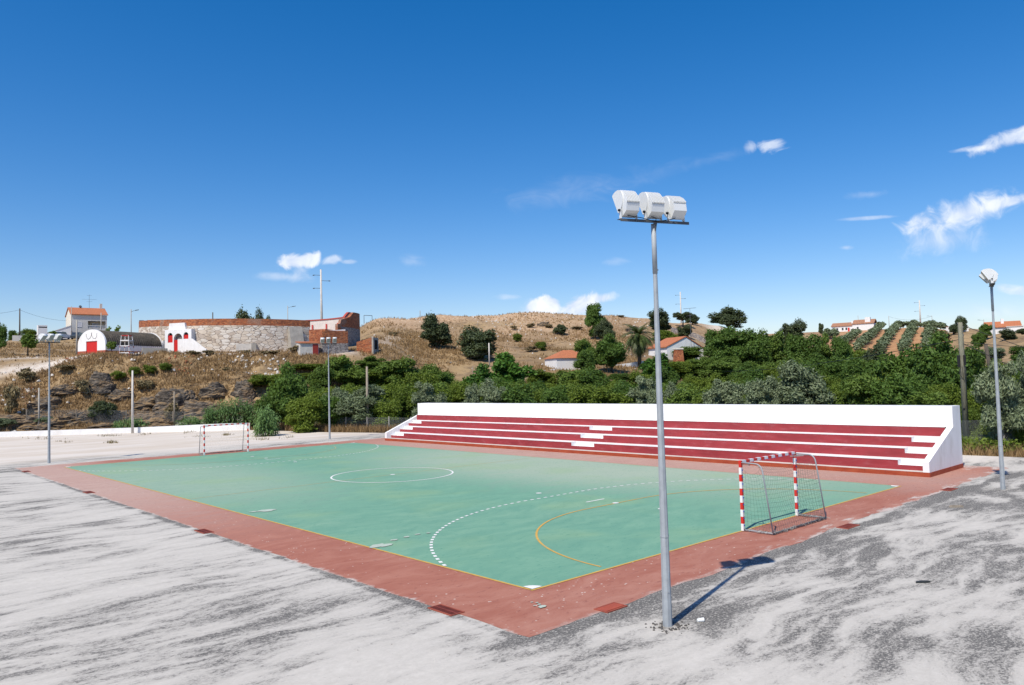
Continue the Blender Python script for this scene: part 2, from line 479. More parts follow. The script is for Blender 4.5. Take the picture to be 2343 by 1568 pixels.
# ------------------------------------------------------------------ terrain
PROF = [
    (-6000, [(0, -.3), (3000, 0)]),
    (-2600, [(0, -.3), (100, -.3), (200, 4), (3000, 10)]),
    (-900, [(0, -.3), (105, -.3), (120, 2), (150, 9), (220, 15), (3000, 15)]),
    (-100, [(0, -.3), (97, -.3), (101, .4), (108, 2.2), (116, 6), (124, 9.8), (131, 10.7), (146, 12.6), (165, 14.2), (190, 18), (230, 18.4), (3000, 12)]),
    (60, [(0, -.3), (98, -.3), (101, .4), (105, 1.6), (113, 6.2), (120, 9.7), (127, 10.4), (145, 12.6), (165, 14.2), (190, 18), (230, 18.4), (3000, 12)]),
    (220, [(0, -.3), (97, -.3), (99, .3), (103, 1.8), (109, 6.4), (114, 9.7), (118, 10.2), (140, 10.8), (165, 13.8), (190, 17.8), (230, 18.4), (3000, 12)]),
    (400, [(0, -.3), (94, -.3), (97, .3), (101, 2.0), (108, 6.6), (113.5, 9.7), (118, 10.1), (165, 11), (200, 14), (3000, 12)]),
    (570, [(0, -.3), (91, -.3), (95, .5), (100, 2.8), (107, 6.8), (113, 9.6), (117, 10.0), (165, 10.6), (200, 13), (3000, 12)]),
    (700, [(0, -.3), (80, -.3), (90, .2), (98, 2.4), (106, 6.6), (111, 9.4), (115, 9.9), (165, 11), (200, 14), (3000, 12)]),
    (790, [(0, -.3), (78, -.3), (92, .2), (100, 2.6), (107, 7), (113, 9.6), (117, 9.9), (160, 13.5), (190, 17.5), (3000, 14)]),
    (870, [(0, -.3), (76, -.3), (94, .3), (102, 3), (109, 7), (116, 9.8), (124, 10.5), (142, 13), (165, 16.6), (186, 20.4), (230, 20), (3000, 14)]),
    (1000, [(0, -.3), (75, -.3), (95, .2), (108, 2.8), (125, 7.2), (140, 10.2), (165, 14.6), (190, 20.4), (203, 22.4), (240, 22), (3000, 14)]),
    (1200, [(0, -.3), (70, -.3), (95, .0), (110, 3), (122, 6), (140, 8.6), (162, 12.2), (190, 18.4), (208, 22.7), (250, 22), (3000, 14)]),
    (1350, [(0, -.3), (66, -.3), (95, .2), (110, 3.2), (128, 6.4), (150, 9.2), (170, 12.8), (195, 18.6), (214, 22.3), (250, 22), (3000, 14)]),
    (1480, [(0, -.3), (62, -.3), (95, .5), (115, 3.6), (150, 8.4), (172, 12), (200, 18.4), (218, 21.9), (250, 22), (3000, 14)]),
    (1570, [(0, -.3), (60, -.3), (95, .6), (120, 3.6), (150, 7.6), (175, 11), (205, 16), (225, 20.2), (260, 21), (3000, 14)]),
    (1640, [(0, -.3), (58, -.3), (95, .6), (125, 3.6), (160, 6.8), (200, 12), (228, 18.2), (238, 20.5), (260, 20.2), (3000, 14)]),
    (1720, [(0, -.3), (56, -.3), (95, .6), (130, 3.4), (170, 6.2), (210, 11), (240, 16.4), (260, 17.8), (300, 19.5), (380, 24), (3000, 14)]),
    (1830, [(0, -.3), (54, -.3), (100, .6), (140, 3.2), (200, 7), (250, 12), (290, 19), (310, 20.8), (380, 24.4), (450, 25), (3000, 14)]),
    (1950, [(0, -.3), (52, -.3), (100, .6), (150, 3), (210, 5.6), (262, 9.4), (310, 16), (375, 24.4), (450, 25), (3000, 14)]),
    (2090, [(0, -.3), (50, -.3), (100, .6), (150, 3), (215, 5), (270, 9.2), (320, 17), (368, 25), (420, 26.2), (3000, 14)]),
    (2200, [(0, -.3), (49, -.3), (100, .6), (150, 3), (215, 5.6), (270, 11), (310, 18.5), (340, 22.4), (420, 24), (3000, 14)]),
    (2320, [(0, -.3), (47, -.3), (100, .8), (150, 3.4), (200, 6), (250, 12.5), (300, 18.8), (340, 20.5), (3000, 14)]),
    (2700, [(0, -.3), (45, -.3), (100, 1), (150, 4), (200, 7), (300, 17), (3000, 14)]),
    (3600, [(0, -.3), (60, -.3), (200, 4), (300, 10), (3000, 12)]),
    (8000, [(0, -.3), (3000, 0)])]
_ALL = np.concatenate([np.arange(0, 130, 1.0), np.arange(130, 460, 2.0), np.geomspace(460, 3000, 20)])
_KU = np.array([p[0] for p in PROF], float)
def _prof(pts):
    d, z = zip(*pts)
    zz = np.interp(_ALL, d, z)
    k = np.array([1, 2, 3, 2, 1.]); k /= k.sum()
    zs = np.convolve(np.pad(zz, 2, mode='edge'), k, mode='valid')
    return zs
_KZ = np.array([_prof(p[1]) for p in PROF])
_kc = 1 / np.sqrt(1 + ((np.clip(_KU, -1500, 3800) - 1171) / FPX) ** 2)     # keep slopes in proportion away from the view's middle
_KZ = np.where(_KZ > 4.58, 4.58 + (_KZ - 4.58) * _kc[:, None], _KZ)
def polar(x, y):
    dx = np.asarray(x, float) - CAM[0]; dy = np.asarray(y, float) - CAM[1]
    D = np.hypot(dx, dy)
    a = np.arctan2(dx, dy) - YAW
    a = (a + np.pi) % (2 * np.pi) - np.pi
    a = np.clip(a, -1.3, 1.3)
    return 1171 + FPX * np.tan(a), D
def smooth01(x, a, b):
    t = np.clip((np.asarray(x, float) - a) / (b - a), 0, 1)
    return t * t * (3 - 2 * t)
def lot_inside(x, y):
    "signed distance (rough) to the flat yard: positive inside"
    xr = np.interp(y, [-60, -30, -1, 25, 50, 56, 63.7, 68.5, 90], [48, 40, 34, 31.2, 28, 25.8, 24.6, 23.6, 20])
    yl = np.interp(x, [-60, -20, 3.56, 14.7, 23.4, 40], [127, 102, 85.2, 77.1, 68.6, 52])
    return np.minimum(xr - x, yl - y)
def zt(x, y):
    u, D = polar(x, y)
    j = np.clip(np.searchsorted(_KU, u) - 1, 0, len(_KU) - 2)
    f = np.clip((u - _KU[j]) / (_KU[j + 1] - _KU[j]), 0, 1)
    f = f * f * (3 - 2 * f)
    i = np.clip(np.searchsorted(_ALL, D) - 1, 0, len(_ALL) - 2)
    g = np.clip((D - _ALL[i]) / (_ALL[i + 1] - _ALL[i]), 0, 1)
    z = (_KZ[j, i] * (1 - g) + _KZ[j, i + 1] * g) * (1 - f) + (_KZ[j + 1, i] * (1 - g) + _KZ[j + 1, i + 1] * g) * f
    ins = lot_inside(x, y)
    w = smooth01(-ins, 0.0, 6.0)
    rough = smooth01(z, .5, 3.0)
    x = np.asarray(x, float); y = np.asarray(y, float)
    flat = np.exp(-((D - 124) / 6.0) ** 2) * smooth01(u, -200, 0) * (1 - smooth01(u, 860, 960))
    amp = rough * (1 - .85 * flat) * (.45 + 1.0 * smooth01(D, 150, 260))
    far = smooth01(D, 240, 300)
    amp = amp * (1 - .75 * far)
    ledge = np.abs(fbm(x * .09 + 3, y * .16, 4))
    slope_zone = smooth01(D, 86, 95) * (1 - smooth01(D, 112, 118)) * (1 - smooth01(u, 640, 760))
    z = z + amp * (fbm(x * .11, y * .11, 5) * 1.0) + rough * slope_zone * (1.5 * (.35 - ledge) + .8 * fbm(x * .5, y * .5, 3))
    base = np.where(ins > 0, -.3, -.12)
    return base * (1 - w) + np.maximum(z, -.4) * w
def hdir(u):
    a = math.atan((u - 1171) / FPX) + YAW
    return np.array([math.sin(a), math.cos(a)])
def gp(u, D):
    "ground point in the direction of picture column u (seen at eye level) at distance D"
    # column drifts a little with the camera's roll; correct it for the ground height
    for _ in range(3):
        d = hdir(u) * D + CAM[:2]
        z = float(zt(d[0], d[1]))
        uu = 1171 + FPX * (np.array([d[0], d[1], z]) - CAM) @ _R / ((np.array([d[0], d[1], z]) - CAM) @ _fw)
        if _ == 0: u0 = u
        u = u + (u0 - uu)
    return np.array([d[0], d[1], z])
def at(u, v, D):
    d = ray(u, v)
    return CAM + d * (D / math.hypot(d[0], d[1]))
def gnd(u, v, z=0.0):
    d = ray(u, v)
    return CAM + d * ((z - CAM[2]) / d[2])
def view_rz(p):
    "rotation that turns local +y away from the camera at point p"
    return -math.atan2(p[0] - CAM[0], p[1] - CAM[1])

ang_in = np.arange(-38.5, 38.6, .13)
ang = np.concatenate([np.arange(-180, -38.6, 3.0), ang_in, np.arange(39, 180, 3.0)])
ring = np.concatenate([np.geomspace(1.5, 40, 10), np.arange(42, 84, 2.0), np.arange(84, 130, .65), np.arange(130, 260, 1.7), np.arange(260, 440, 4.0), np.geomspace(445, 3000, 16)])
A_, D_ = np.meshgrid(np.radians(ang) + YAW, ring, indexing='ij')
X_ = CAM[0] + np.sin(A_) * D_; Y_ = CAM[1] + np.cos(A_) * D_
Z_ = zt(X_, Y_)
na, nr = A_.shape
V_ = np.stack([X_.ravel(), Y_.ravel(), Z_.ravel()], 1)
ii, jj = np.meshgrid(np.arange(na), np.arange(nr - 1), indexing='ij')
i2 = (ii + 1) % na
F_ = np.stack([ii * nr + jj, ii * nr + jj + 1, i2 * nr + jj + 1, i2 * nr + jj], -1).reshape(-1, 4)
# material of the hills
m, t, b = new_mat('hill_ground'); HILL = m
gpos = t.node('ShaderNodeNewGeometry').outputs['Position']
na1 = t.noise(gpos, .05, 5.0, .6); na2 = t.noise(gpos, .35, 5.0, .65); na3 = t.noise(gpos, 1.6, 5.0, .65)
c = t.mix(t.step(na1.outputs[0], .35, .65), (.22, .145, .075), (.36, .25, .125))
c = t.mix(t.step(na2.outputs[0], .45, .68, 0, .8), c, (.145, .10, .058))
c = t.mix(t.step(na3.outputs[0], .5, .75, 0, .55), c, (.44, .34, .21))
at_b = t.node('ShaderNodeAttribute', attribute_name='bare').outputs['Fac']
c = t.mix(at_b, c, t.mix(t.step(na3.outputs[0], .4, .65), (.36, .225, .125), (.56, .42, .27)))
at_s = t.node('ShaderNodeAttribute', attribute_name='soil').outputs['Fac']
c = t.mix(at_s, c, t.mix(t.step(na2.outputs[0], .3, .7), (.34, .18, .09), (.46, .27, .14)))
at_t = t.node('ShaderNodeAttribute', attribute_name='track').outputs['Fac']
c = t.mix(at_t, c, t.mix(t.step(na3.outputs[0], .3, .7), (.50, .43, .36), (.62, .57, .50)))
at_g = t.node('ShaderNodeAttribute', attribute_name='damp').outputs['Fac']
c = t.mix(at_g, c, t.mix(t.step(na2.outputs[0], .3, .7), (.05, .055, .02), (.12, .10, .045)))
rub = t.voro(gpos, 1.1); rubn = t.noise(gpos, .12, 3.0)
rb = t.math('MULTIPLY', t.math('LESS_THAN', rub.outputs['Distance'], .13), t.step(rubn.outputs[0], .55, .7))
c = t.mix(rb, c, (.62, .57, .52))
t.link(c, b.inputs['Base Color']); b.inputs['Roughness'].default_value = .95
bn = t.node('ShaderNodeBump'); bn.inputs['Strength'].default_value = .8; bn.inputs['Distance'].default_value = .25
t.link(na3.outputs[0], bn.inputs['Height']); t.link(bn.outputs[0], b.inputs['Normal'])
me = np_mesh('hillside', V_, F_, HILL, True)
Uf, Df = polar(V_[:, 0], V_[:, 1])
nz = fbm(V_[:, 0] * .07, V_[:, 1] * .07, 4)
bare = smooth01(Uf, 820, 880) * (1 - smooth01(Uf, 1560, 1700)) * smooth01(Df + nz * 40 - (Uf - 900) * .03, 145, 185) * np.clip(1.0 - smooth01(Uf, 1180, 1400) * .45, 0, 1)
soil = smooth01(Uf, 1850, 1905) * (1 - smooth01(Uf, 2155, 2190)) * smooth01(Df, 262, 275) * (1 - smooth01(Df, 395, 420))
soil = np.maximum(soil, .5 * smooth01(Uf, 1700, 1760) * (1 - smooth01(Uf, 1880, 1950)) * smooth01(Df, 290, 300))
track = np.exp(-((Df - 117.3 + 1.0 * smooth01(Uf, 300, 600) + 3.2 * smooth01(Uf, 560, 720)) / 1.6) ** 2) * smooth01(Uf, -100, -20) * (1 - smooth01(Uf, 780, 850)) * .9
track = np.maximum(track, np.exp(-((Df - 128) / 3.5) ** 2) * smooth01(Uf, -300, -200) * (1 - smooth01(Uf, 150, 200)) * .9)
track = np.maximum(track, np.exp(-((Uf - 880 - (Df - 130) * .9) / 26) ** 2) * smooth01(Df, 116, 120) * (1 - smooth01(Df, 150, 165)) * .45)
track = np.maximum(track, np.exp(-((Uf - 1640) / 26) ** 2) * smooth01(Df, 224, 230) * .9 * (1 - smooth01(Df, 240, 246)))
damp = smooth01(Uf, 590, 700) * (1 - smooth01(Df, 98 + 70 * smooth01(Uf, 1300, 1700), 112 + 90 * smooth01(Uf, 1300, 1700)))
for nm, arr in (('bare', bare), ('soil', soil), ('track', np.clip(track + nz * .3 * (track > .05), 0, 1)), ('damp', damp)):
    at_ = me.attributes.new(nm, 'FLOAT', 'POINT')
    at_.data.foreach_set('value', np.ascontiguousarray(arr, dtype=np.float32))
hill = link(bpy.data.objects.new('hillside', me))
tag(hill, 'dry brown hillside and valley ground round the sports court', 'hillside', kind='structure')

# ------------------------------------------------------------------ yard: asphalt under blown sand
m, t, b = new_mat('sandy_asphalt'); YARD = m
gpos = t.node('ShaderNodeNewGeometry').outputs['Position']
sx = t.node('ShaderNodeSeparateXYZ'); t.link(gpos, sx.inputs[0])
w1 = t.noise(gpos, .20, 2.0)
wv = t.vmath('MULTIPLY', t.vmath('SUBTRACT', w1.outputs[1], (.5, .5, .5)), (2.2, 2.2, 0))
w2_ = t.noise(gpos, 2.2, 4.0)
wv = t.vmath('ADD', wv, t.vmath('MULTIPLY', t.vmath('SUBTRACT', w2_.outputs[1], (.5, .5, .5)), (.22, .22, 0)))
pw = t.vmath('ADD', gpos, wv)
s1 = t.noise(t.mapping(pw, (.34, 1.3, 1), (0, 0, R_(42))), 1.0, 6.0, .62)       # streaks lie across the wind
s2 = t.noise(t.mapping(pw, (.7, 3.6, 1), (0, 0, R_(38))), 1.0, 6.0, .7)
big = t.noise(gpos, .16, 3.0)
fine = t.noise(t.mapping(gpos, (1, 1.7, 1), (0, 0, R_(42))), 14.0, 5.0, .8)
fine2 = t.noise(gpos, 5.0, 5.0, .75)
e = t.math('ADD', t.math('MULTIPLY', s1.outputs[0], .62), t.math('MULTIPLY', s2.outputs[0], .38))
e = t.math('ADD', e, t.math('MULTIPLY', t.math('SUBTRACT', big.outputs[0], .5), .50))
e = t.math('ADD', e, t.math('MULTIPLY', t.math('SUBTRACT', fine2.outputs[0], .5), .34))
# more bare asphalt on the right-hand side of the yard
right = t.math('MULTIPLY', t.step(t.math('ADD', t.math('MULTIPLY', sx.outputs[0], 1.0), t.math('MULTIPLY', sx.outputs[1], -.55)), -3.0, 9.0), .034)
e = t.math('ADD', e, right)
# strips along the paint edge where the wind keeps the asphalt clean
ex = t.math('SUBTRACT', 1.0, t.step(t.math('ABSOLUTE', t.math('ADD', sx.outputs[0], 2.3)), .02, .24), clamp=True)
ey = t.math('SUBTRACT', 1.0, t.step(t.math('ABSOLUTE', t.math('ADD', sx.outputs[1], 2.25)), .05, .40), clamp=True)
e = t.math('ADD', e, t.math('MULTIPLY', t.math('MAXIMUM', t.math('MULTIPLY', ex, t.math('MULTIPLY', t.step(sx.outputs[1], 50, 30), t.step(sx.outputs[1], -3.0, -1.5))), t.math('MULTIPLY', ey, t.step(sx.outputs[0], -3.5, -1))), t.math('MULTIPLY', s1.outputs[0], .24)))
cov = t.step(e, .47, .67)
cov = t.math('ADD', cov, t.step(e, .36, .52, 0, .10))
gf = t.math('MULTIPLY', cov, t.step(fine.outputs[0], .34, .60, .12, 1.3), clamp=True)
gf = t.math('ADD', gf, t.step(fine.outputs[0], .56, .74, 0, .30), clamp=True)
sand = t.mix(t.step(fine2.outputs[0], .3, .7), (.48, .455, .405), (.57, .54, .485))
asph = t.mix(t.step(fine.outputs[0], .35, .65), (.038, .037, .035), (.125, .121, .114))
near = t.mix(t.math('MULTIPLY', gf, .95), sand, asph)
f1 = t.noise(t.mapping(pw, (.12, .5, 1), (0, 0, R_(60))), .9, 5.0)
cream = t.mix(t.step(f1.outputs[0], .35, .65), (.54, .475, .395), (.62, .57, .505))
cream = t.mix(t.step(f1.outputs[0], .62, .74, 0, .55), cream, (.36, .345, .33))
fx = t.step(t.math('SUBTRACT', sx.outputs[0], t.math('MULTIPLY', s1.outputs[0], 3.0)), 28.0, 29.5)
farf = t.math('ADD', sx.outputs[1], t.math('MULTIPLY', t.math('SUBTRACT', s1.outputs[0], .5), 6.0))
fmask = t.math('MAXIMUM', t.step(farf, 45.0, 50.5), t.math('MULTIPLY', fx, t.step(sx.outputs[1], -1.0, 1.0)))
c = t.mix(fmask, near, cream)
t.link(c, b.inputs['Base Color']); b.inputs['Roughness'].default_value = .95; b.inputs['Specular IOR Level'].default_value = .15
bn = t.node('ShaderNodeBump'); bn.inputs['Strength'].default_value = .35; bn.inputs['Distance'].default_value = .02
t.link(fine.outputs[0], bn.inputs['Height']); t.link(bn.outputs[0], b.inputs['Normal'])
lot = [(-90, -70), (55, -70), (48, -60), (40, -30), (34, -1)]
lot += [(float(np.interp(y, [-1, 25, 50, 56, 63.7, 68.5], [34, 31.2, 28, 25.8, 24.6, 23.6])) + .35 * float(vnoise(y * .7, 3.)), y) for y in np.arange(1, 68, 1.5)]
lot += [(23.6, 68.4), (14.7, 77.3), (3.56, 85.4), (-20, 102.3), (-60, 127), (-90, 140)]
mb = MB(); mb.add([(x, y, 0) for x, y in lot], [tuple(range(len(lot)))])
yard = mb.build('yard_ground', YARD); tag(yard, 'asphalt yard strewn with pale sand round the court', 'yard', kind='structure')

# ------------------------------------------------------------------ court
CW, CLN = 20.27, 41.25
def paint_mat(name, c1, c2, dust, dust_bias, scuff, dark_scuff, patch=None, specks=True, clean_near=True):
    m, t, b = new_mat(name)
    p = t.node('ShaderNodeNewGeometry').outputs['Position']
    sx = t.node('ShaderNodeSeparateXYZ'); t.link(p, sx.inputs[0])
    w = t.noise(p, .3, 3.0)
    pw = t.vmath('ADD', p, t.vmath('MULTIPLY', t.vmath('SUBTRACT', w.outputs[1], (.5, .5, .5)), (3, 3, 0)))
    n1 = t.noise(t.mapping(pw, (.35, 1.1, 1), (0, 0, R_(42))), 1.6, 6.0, .65)
    n2 = t.noise(p, .13, 4.0)
    n3 = t.noise(t.mapping(p, (.6, 2.0, 1), (0, 0, R_(45))), 6.0, 5.0, .7)
    n4 = t.noise(p, 22.0, 3.0, .7)
    c = t.mix(t.step(n1.outputs[0], .3, .72), c1, c2)
    # blown dust, heavier on the stand's side and the far end
    # two drifts of blown dust: a broad one before the stand's left half and a lighter one by its right end
    def drift(x0, y0, a, b_, amt):
        dx = t.math('MULTIPLY', t.math('SUBTRACT', sx.outputs[0], x0), 1 / a)
        dy = t.math('MULTIPLY', t.math('SUBTRACT', sx.outputs[1], y0), 1 / b_)
        d = t.math('SQRT', t.math('ADD', t.math('MULTIPLY', dx, dx), t.math('MULTIPLY', dy, dy)))
        return t.step(t.math('ADD', d, t.math('MULTIPLY', t.math('SUBTRACT', n1.outputs[0], .5), .9)), .35, 1.15, amt, 0)
    if clean_near:
        dd = t.math('MAXIMUM', drift(19, 17, 9, 19, .72), drift(2, 29, 7, 15, .45))
        dd = t.math('MAXIMUM', dd, drift(21, 3, 5, 6, .30))
    else:
        dd = t.math('MAXIMUM', drift(23, 20, 7, 30, .5), drift(-1.5, 33, 5, 22, .6))
    dn = t.math('ADD', t.math('MULTIPLY', n2.outputs[0], .5), t.math('MULTIPLY', n1.outputs[0], .5))
    dd = t.math('ADD', dd, t.step(dn, .42, .8, dust_bias, dust_bias + .22), clamp=True)
    c = t.mix(dd, c, dust)
    if patch:
        pn = t.noise(p, .22, 3.0)
        c = t.mix(t.step(pn.outputs[0], .48, .70, 0, .42), c, patch)
    c = t.mix(t.step(n3.outputs[0], .57, .68, 0, .7), c, dark_scuff)
    c = t.mix(t.step(n3.outputs[0], .36, .24, 0, .35), c, scuff)
    c = t.mix(t.step(n4.outputs[0], .52, .8, 0, .25), c, dark_scuff)
    if specks:
        vo = t.voro(p, 5.0); vn = t.noise(p, .5, 3.0)
        sp = t.math('MULTIPLY', t.math('LESS_THAN', vo.outputs['Distance'], .12), t.step(vn.outputs[0], .42, .6))
        c = t.mix(t.math('MULTIPLY', sp, .75), c, (.68, .63, .56))
    if not clean_near:      # pale sand blown in over the outer edges
        nn = t.noise(t.mapping(p, (.5, 1.6, 1)), 1.6, 6.0, .7); ng = t.noise(p, 14.0, 4.0, .8)
        d1 = t.math('SUBTRACT', sx.outputs[1], t.math('MULTIPLY_ADD', sx.outputs[0], .0225, -2.1))
        d2 = t.math('ADD', sx.outputs[0], 2.2)
        d3 = t.math('SUBTRACT', 43.6, sx.outputs[1])
        k = t.math('MULTIPLY', t.math('SUBTRACT', nn.outputs[0], .44), 2.6)
        f1_ = t.step(t.math('SUBTRACT', t.math('MULTIPLY', k, t.step(sx.outputs[0], -2, 14, .35, 1.3)), d1), -.05, .35)
        f2_ = t.step(t.math('SUBTRACT', t.math('MULTIPLY', k, .30), d2), -.02, .12)
        f3_ = t.step(t.math('SUBTRACT', t.math('MULTIPLY', k, 2.6), d3), -.2, 1.2)
        f4_ = t.step(t.math('SUBTRACT', t.math('MULTIPLY', k, 4.0), t.math('SUBTRACT', 29.0, sx.outputs[0])), -1.0, 1.6)
        ff = t.math('MAXIMUM', t.math('MAXIMUM', f1_, f2_), t.math('MAXIMUM', f3_, f4_))
        ff = t.math('MULTIPLY', ff, t.step(ng.outputs[0], .3, .62, .35, 1.0))
        c = t.mix(ff, c, (.53, .49, .44))
    t.link(c, b.inputs['Base Color']); b.inputs['Roughness'].default_value = .8; b.inputs['Specular IOR Level'].default_value = .2
    return m
APRON_M = paint_mat('worn_red_court_paint', (.315, .112, .074), (.39, .16, .108), (.50, .39, .33), .02, (.42, .27, .24), (.17, .055, .05), clean_near=False)
GREEN_M = paint_mat('worn_green_court_paint', (.125, .29, .205), (.165, .345, .235), (.365, .42, .325), .03, (.30, .42, .33), (.055, .21, .155), (.26, .385, .205), specks=False)
def edge_pts(p, q, n, amp, seed):
    out = []
    for i in range(n):
        f = i / n
        out.append((p[0] + (q[0] - p[0]) * f + amp * float(fbm(f * n * .35 + seed, seed, 3)), p[1] + (q[1] - p[1]) * f + amp * float(fbm(f * n * .35, seed * 3., 3))))
    return out
ap = edge_pts((-2.2, -2.15), (28.9, -1.45), 110, .2, 3) + edge_pts((28.9, -1.45), (28.9, 43.7), 60, .5, 9) + edge_pts((28.9, 43.7), (-2.2, 43.6), 50, .35, 5) + edge_pts((-2.2, 43.6), (-2.2, -2.15), 120, .075, 8)
apron = MB().add([(x, y, .004) for x, y in ap], [tuple(range(len(ap)))]).build('court_apron', APRON_M)
tag(apron, 'brick red painted border strip round the green court', 'court border', kind='structure')
green = MB().add([(0, 0, .008), (CW, 0, .008), (CW, CLN, .008), (0, CLN, .008)], [(0, 1, 2, 3)]).build('court_surface', GREEN_M)
tag(green, 'green painted handball and futsal court surface', 'court', kind='structure')
LINE_W = M('white_line_paint', (.72, .72, .69), .8, .06, 6.0, dirt=(.40, .50, .44), dirt_amt=.4, dirt_scale=4)
LINE_O = M('orange_line_paint', (.55, .33, .07), .8, .12, 4.0, dirt=(.34, .36, .22), dirt_amt=.65, dirt_scale=2.2)
LINE_OF = M('faded_orange_line_paint', (.40, .34, .17), .8, .15, 4.0, dirt=(.30, .38, .27), dirt_amt=.85, dirt_scale=1.2)
def strip(mb, pts, w, z=.012, closed=False):
    n = len(pts); L = []; Rr = []
    for i, p in enumerate(pts):
        a = pts[i - 1] if (i > 0 or closed) else p
        c_ = pts[(i + 1) % n] if (i < n - 1 or closed) else p
        tx, ty = c_[0] - a[0], c_[1] - a[1]
        l = math.hypot(tx, ty); nx, ny = -ty / l * w / 2, tx / l * w / 2
        L.append((p[0] + nx, p[1] + ny, z)); Rr.append((p[0] - nx, p[1] - ny, z))
    m_ = n if closed else n - 1
    mb.add(L + Rr, [(i, (i + 1) % n, n + (i + 1) % n, n + i) for i in range(m_)])
# boundary lines: butted end to end
wl = .07
o1 = MB()
strip(o1, [(0, y) for y in np.linspace(wl, CLN - wl, 12)], wl); strip(o1, [(x, 0) for x in np.linspace(-wl / 2, CW + wl / 2, 8)], wl)
o1.build('boundary_line', LINE_O, green)
o2 = MB(); strip(o2, [(CW, y) for y in np.linspace(wl, CLN - wl, 12)], wl * .8); strip(o2, [(x, CLN) for x in np.linspace(-wl / 2, CW + wl / 2, 8)], wl * .8)
o2.build('boundary_line', LINE_OF, green)
o3 = MB(); strip(o3, [(x, CLN / 2) for x in np.linspace(wl, CW - wl, 10)], .06); o3.build('halfway_line', LINE_OF, green)
def area(r, end, n=40):
    g = 1.5 * CW / 20.27; cxx = CW / 2; k = 1.015
    pts = [(cxx - g - r * k * math.cos(a), r * k * math.sin(a)) for a in np.linspace(0, math.pi / 2, n)]
    pts += [(cxx + g + r * k * math.sin(a), r * k * math.cos(a)) for a in np.linspace(0, math.pi / 2, n)]
    pts = [p for p in pts if .04 < p[0] < CW - .04]
    return pts if end == 0 else [(x, CLN - y) for x, y in pts]
for e_ in (0, 1):
    mb = MB(); strip(mb, [p for p in area(6.0, e_) if .03 < p[1] < CLN - .03], .065 if e_ == 0 else .06, .016); mb.build('goal_area_line', LINE_O if e_ == 0 else LINE_OF, green)
    pts = area(9.0, e_, 200)
    d = np.concatenate([[0], np.cumsum([math.dist(pts[i], pts[i + 1]) for i in range(len(pts) - 1)])])
    tot_ = d[-1]; px_ = [p[0] for p in pts]; py_ = [p[1] for p in pts]
    mb = MB(); k = 0.1
    while k < tot_ - .2:
        ss = [k, k + .09, k + .18]
        strip(mb, [(float(np.interp(q, d, px_)), float(np.interp(q, d, py_))) for q in ss], .09, .016); k += .36
    mb.build('free_throw_line', LINE_W, green)
    mb = MB(); f_ = (lambda y: y) if e_ == 0 else (lambda y: CLN - y)
    strip(mb, [(CW / 2 - .5, f_(7.1)), (CW / 2 + .5, f_(7.1))], .09, .016); mb.build('penalty_mark', LINE_W, green)
    for yy in (4.08, 6.12, 10.12):
        mb = MB(); mb.add([(CW / 2 + .12 * math.cos(a), f_(yy) + .12 * math.sin(a), .0205) for a in np.linspace(0, 2 * math.pi, 17)[:-1]], [tuple(range(16))]); mb.build('penalty_spot', LINE_W, green)
mb = MB(); strip(mb, [(CW / 2 + 3.02 * math.cos(a), CLN / 2 + 3.02 * math.sin(a)) for a in np.linspace(0, 2 * math.pi, 73)[:-1]], .085, .0165, True); mb.build('centre_circle', LINE_W, green)
mb = MB(); mb.add([(CW / 2 + .13 * math.cos(a), CLN / 2 + .13 * math.sin(a), .0165) for a in np.linspace(0, 2 * math.pi, 17)[:-1]], [tuple(range(16))]); mb.build('centre_spot', LINE_W, green)
for (x0, y0, sx_, sy_) in ((0, 0, 1, 1), (CW, 0, -1, 1), (0, CLN, 1, -1), (CW, CLN, -1, -1)):
    pts = [(x0 + sx_ * .04, y0 + sy_ * .04)] + [(x0 + sx_ * (.04 + .3 * math.cos(a)), y0 + sy_ * (.04 + .3 * math.sin(a))) for a in np.linspace(0, math.pi / 2, 7)]
    mb = MB(); mb.add([(x, y, .02) for x, y in pts], [tuple(range(len(pts)))]); mb.build('corner_mark', LINE_W, green)
# sand smears on the paint: real thin drifts of sand
SMEAR = M('thin_sand', (.40, .46, .39), .95, .1, 6.0)
def smear(name, pts, ws, label):
    mb = MB()
    for i, ((x, y), w_) in enumerate(zip(pts, ws)):
        rr = random.Random(i * 7 + int(x * 10))
        n = 14
        mb.add([(x + w_ * (.7 + .6 * rr.random()) * math.cos(a) * 1.0, y + w_ * (.5 + .5 * rr.random()) * math.sin(a), .0225 + .0004 * i) for a in np.linspace(0, 2 * math.pi, n + 1)[:-1]], [tuple(range(n))])
    o = mb.build(name, SMEAR); tag(o, label, 'sand', kind='stuff')
def gxy(u, v): p = gnd(u, v); return (p[0], p[1])
smear('spilled_sand', [gxy(868, 1250), gxy(885, 1249), gxy(900, 1237), gxy(930, 1230), gxy(955, 1224), gxy(980, 1221)], [.30, .2, .12, .10, .09, .07], 'small pale sand spill near the court sideline')
smear('spilled_sand', [gxy(610, 1169), gxy(600, 1170), gxy(580, 1172)], [.34, .2, .14], 'faint pale sand spill on the court left of the halfway line')
smear('bird_dropping', [gxy(1240, 1390), gxy(1233, 1385), gxy(1228, 1381), gxy(1222, 1388), gxy(1216, 1380)], [.11, .05, .04, .03, .03], 'white splash on the red border below the court corner')

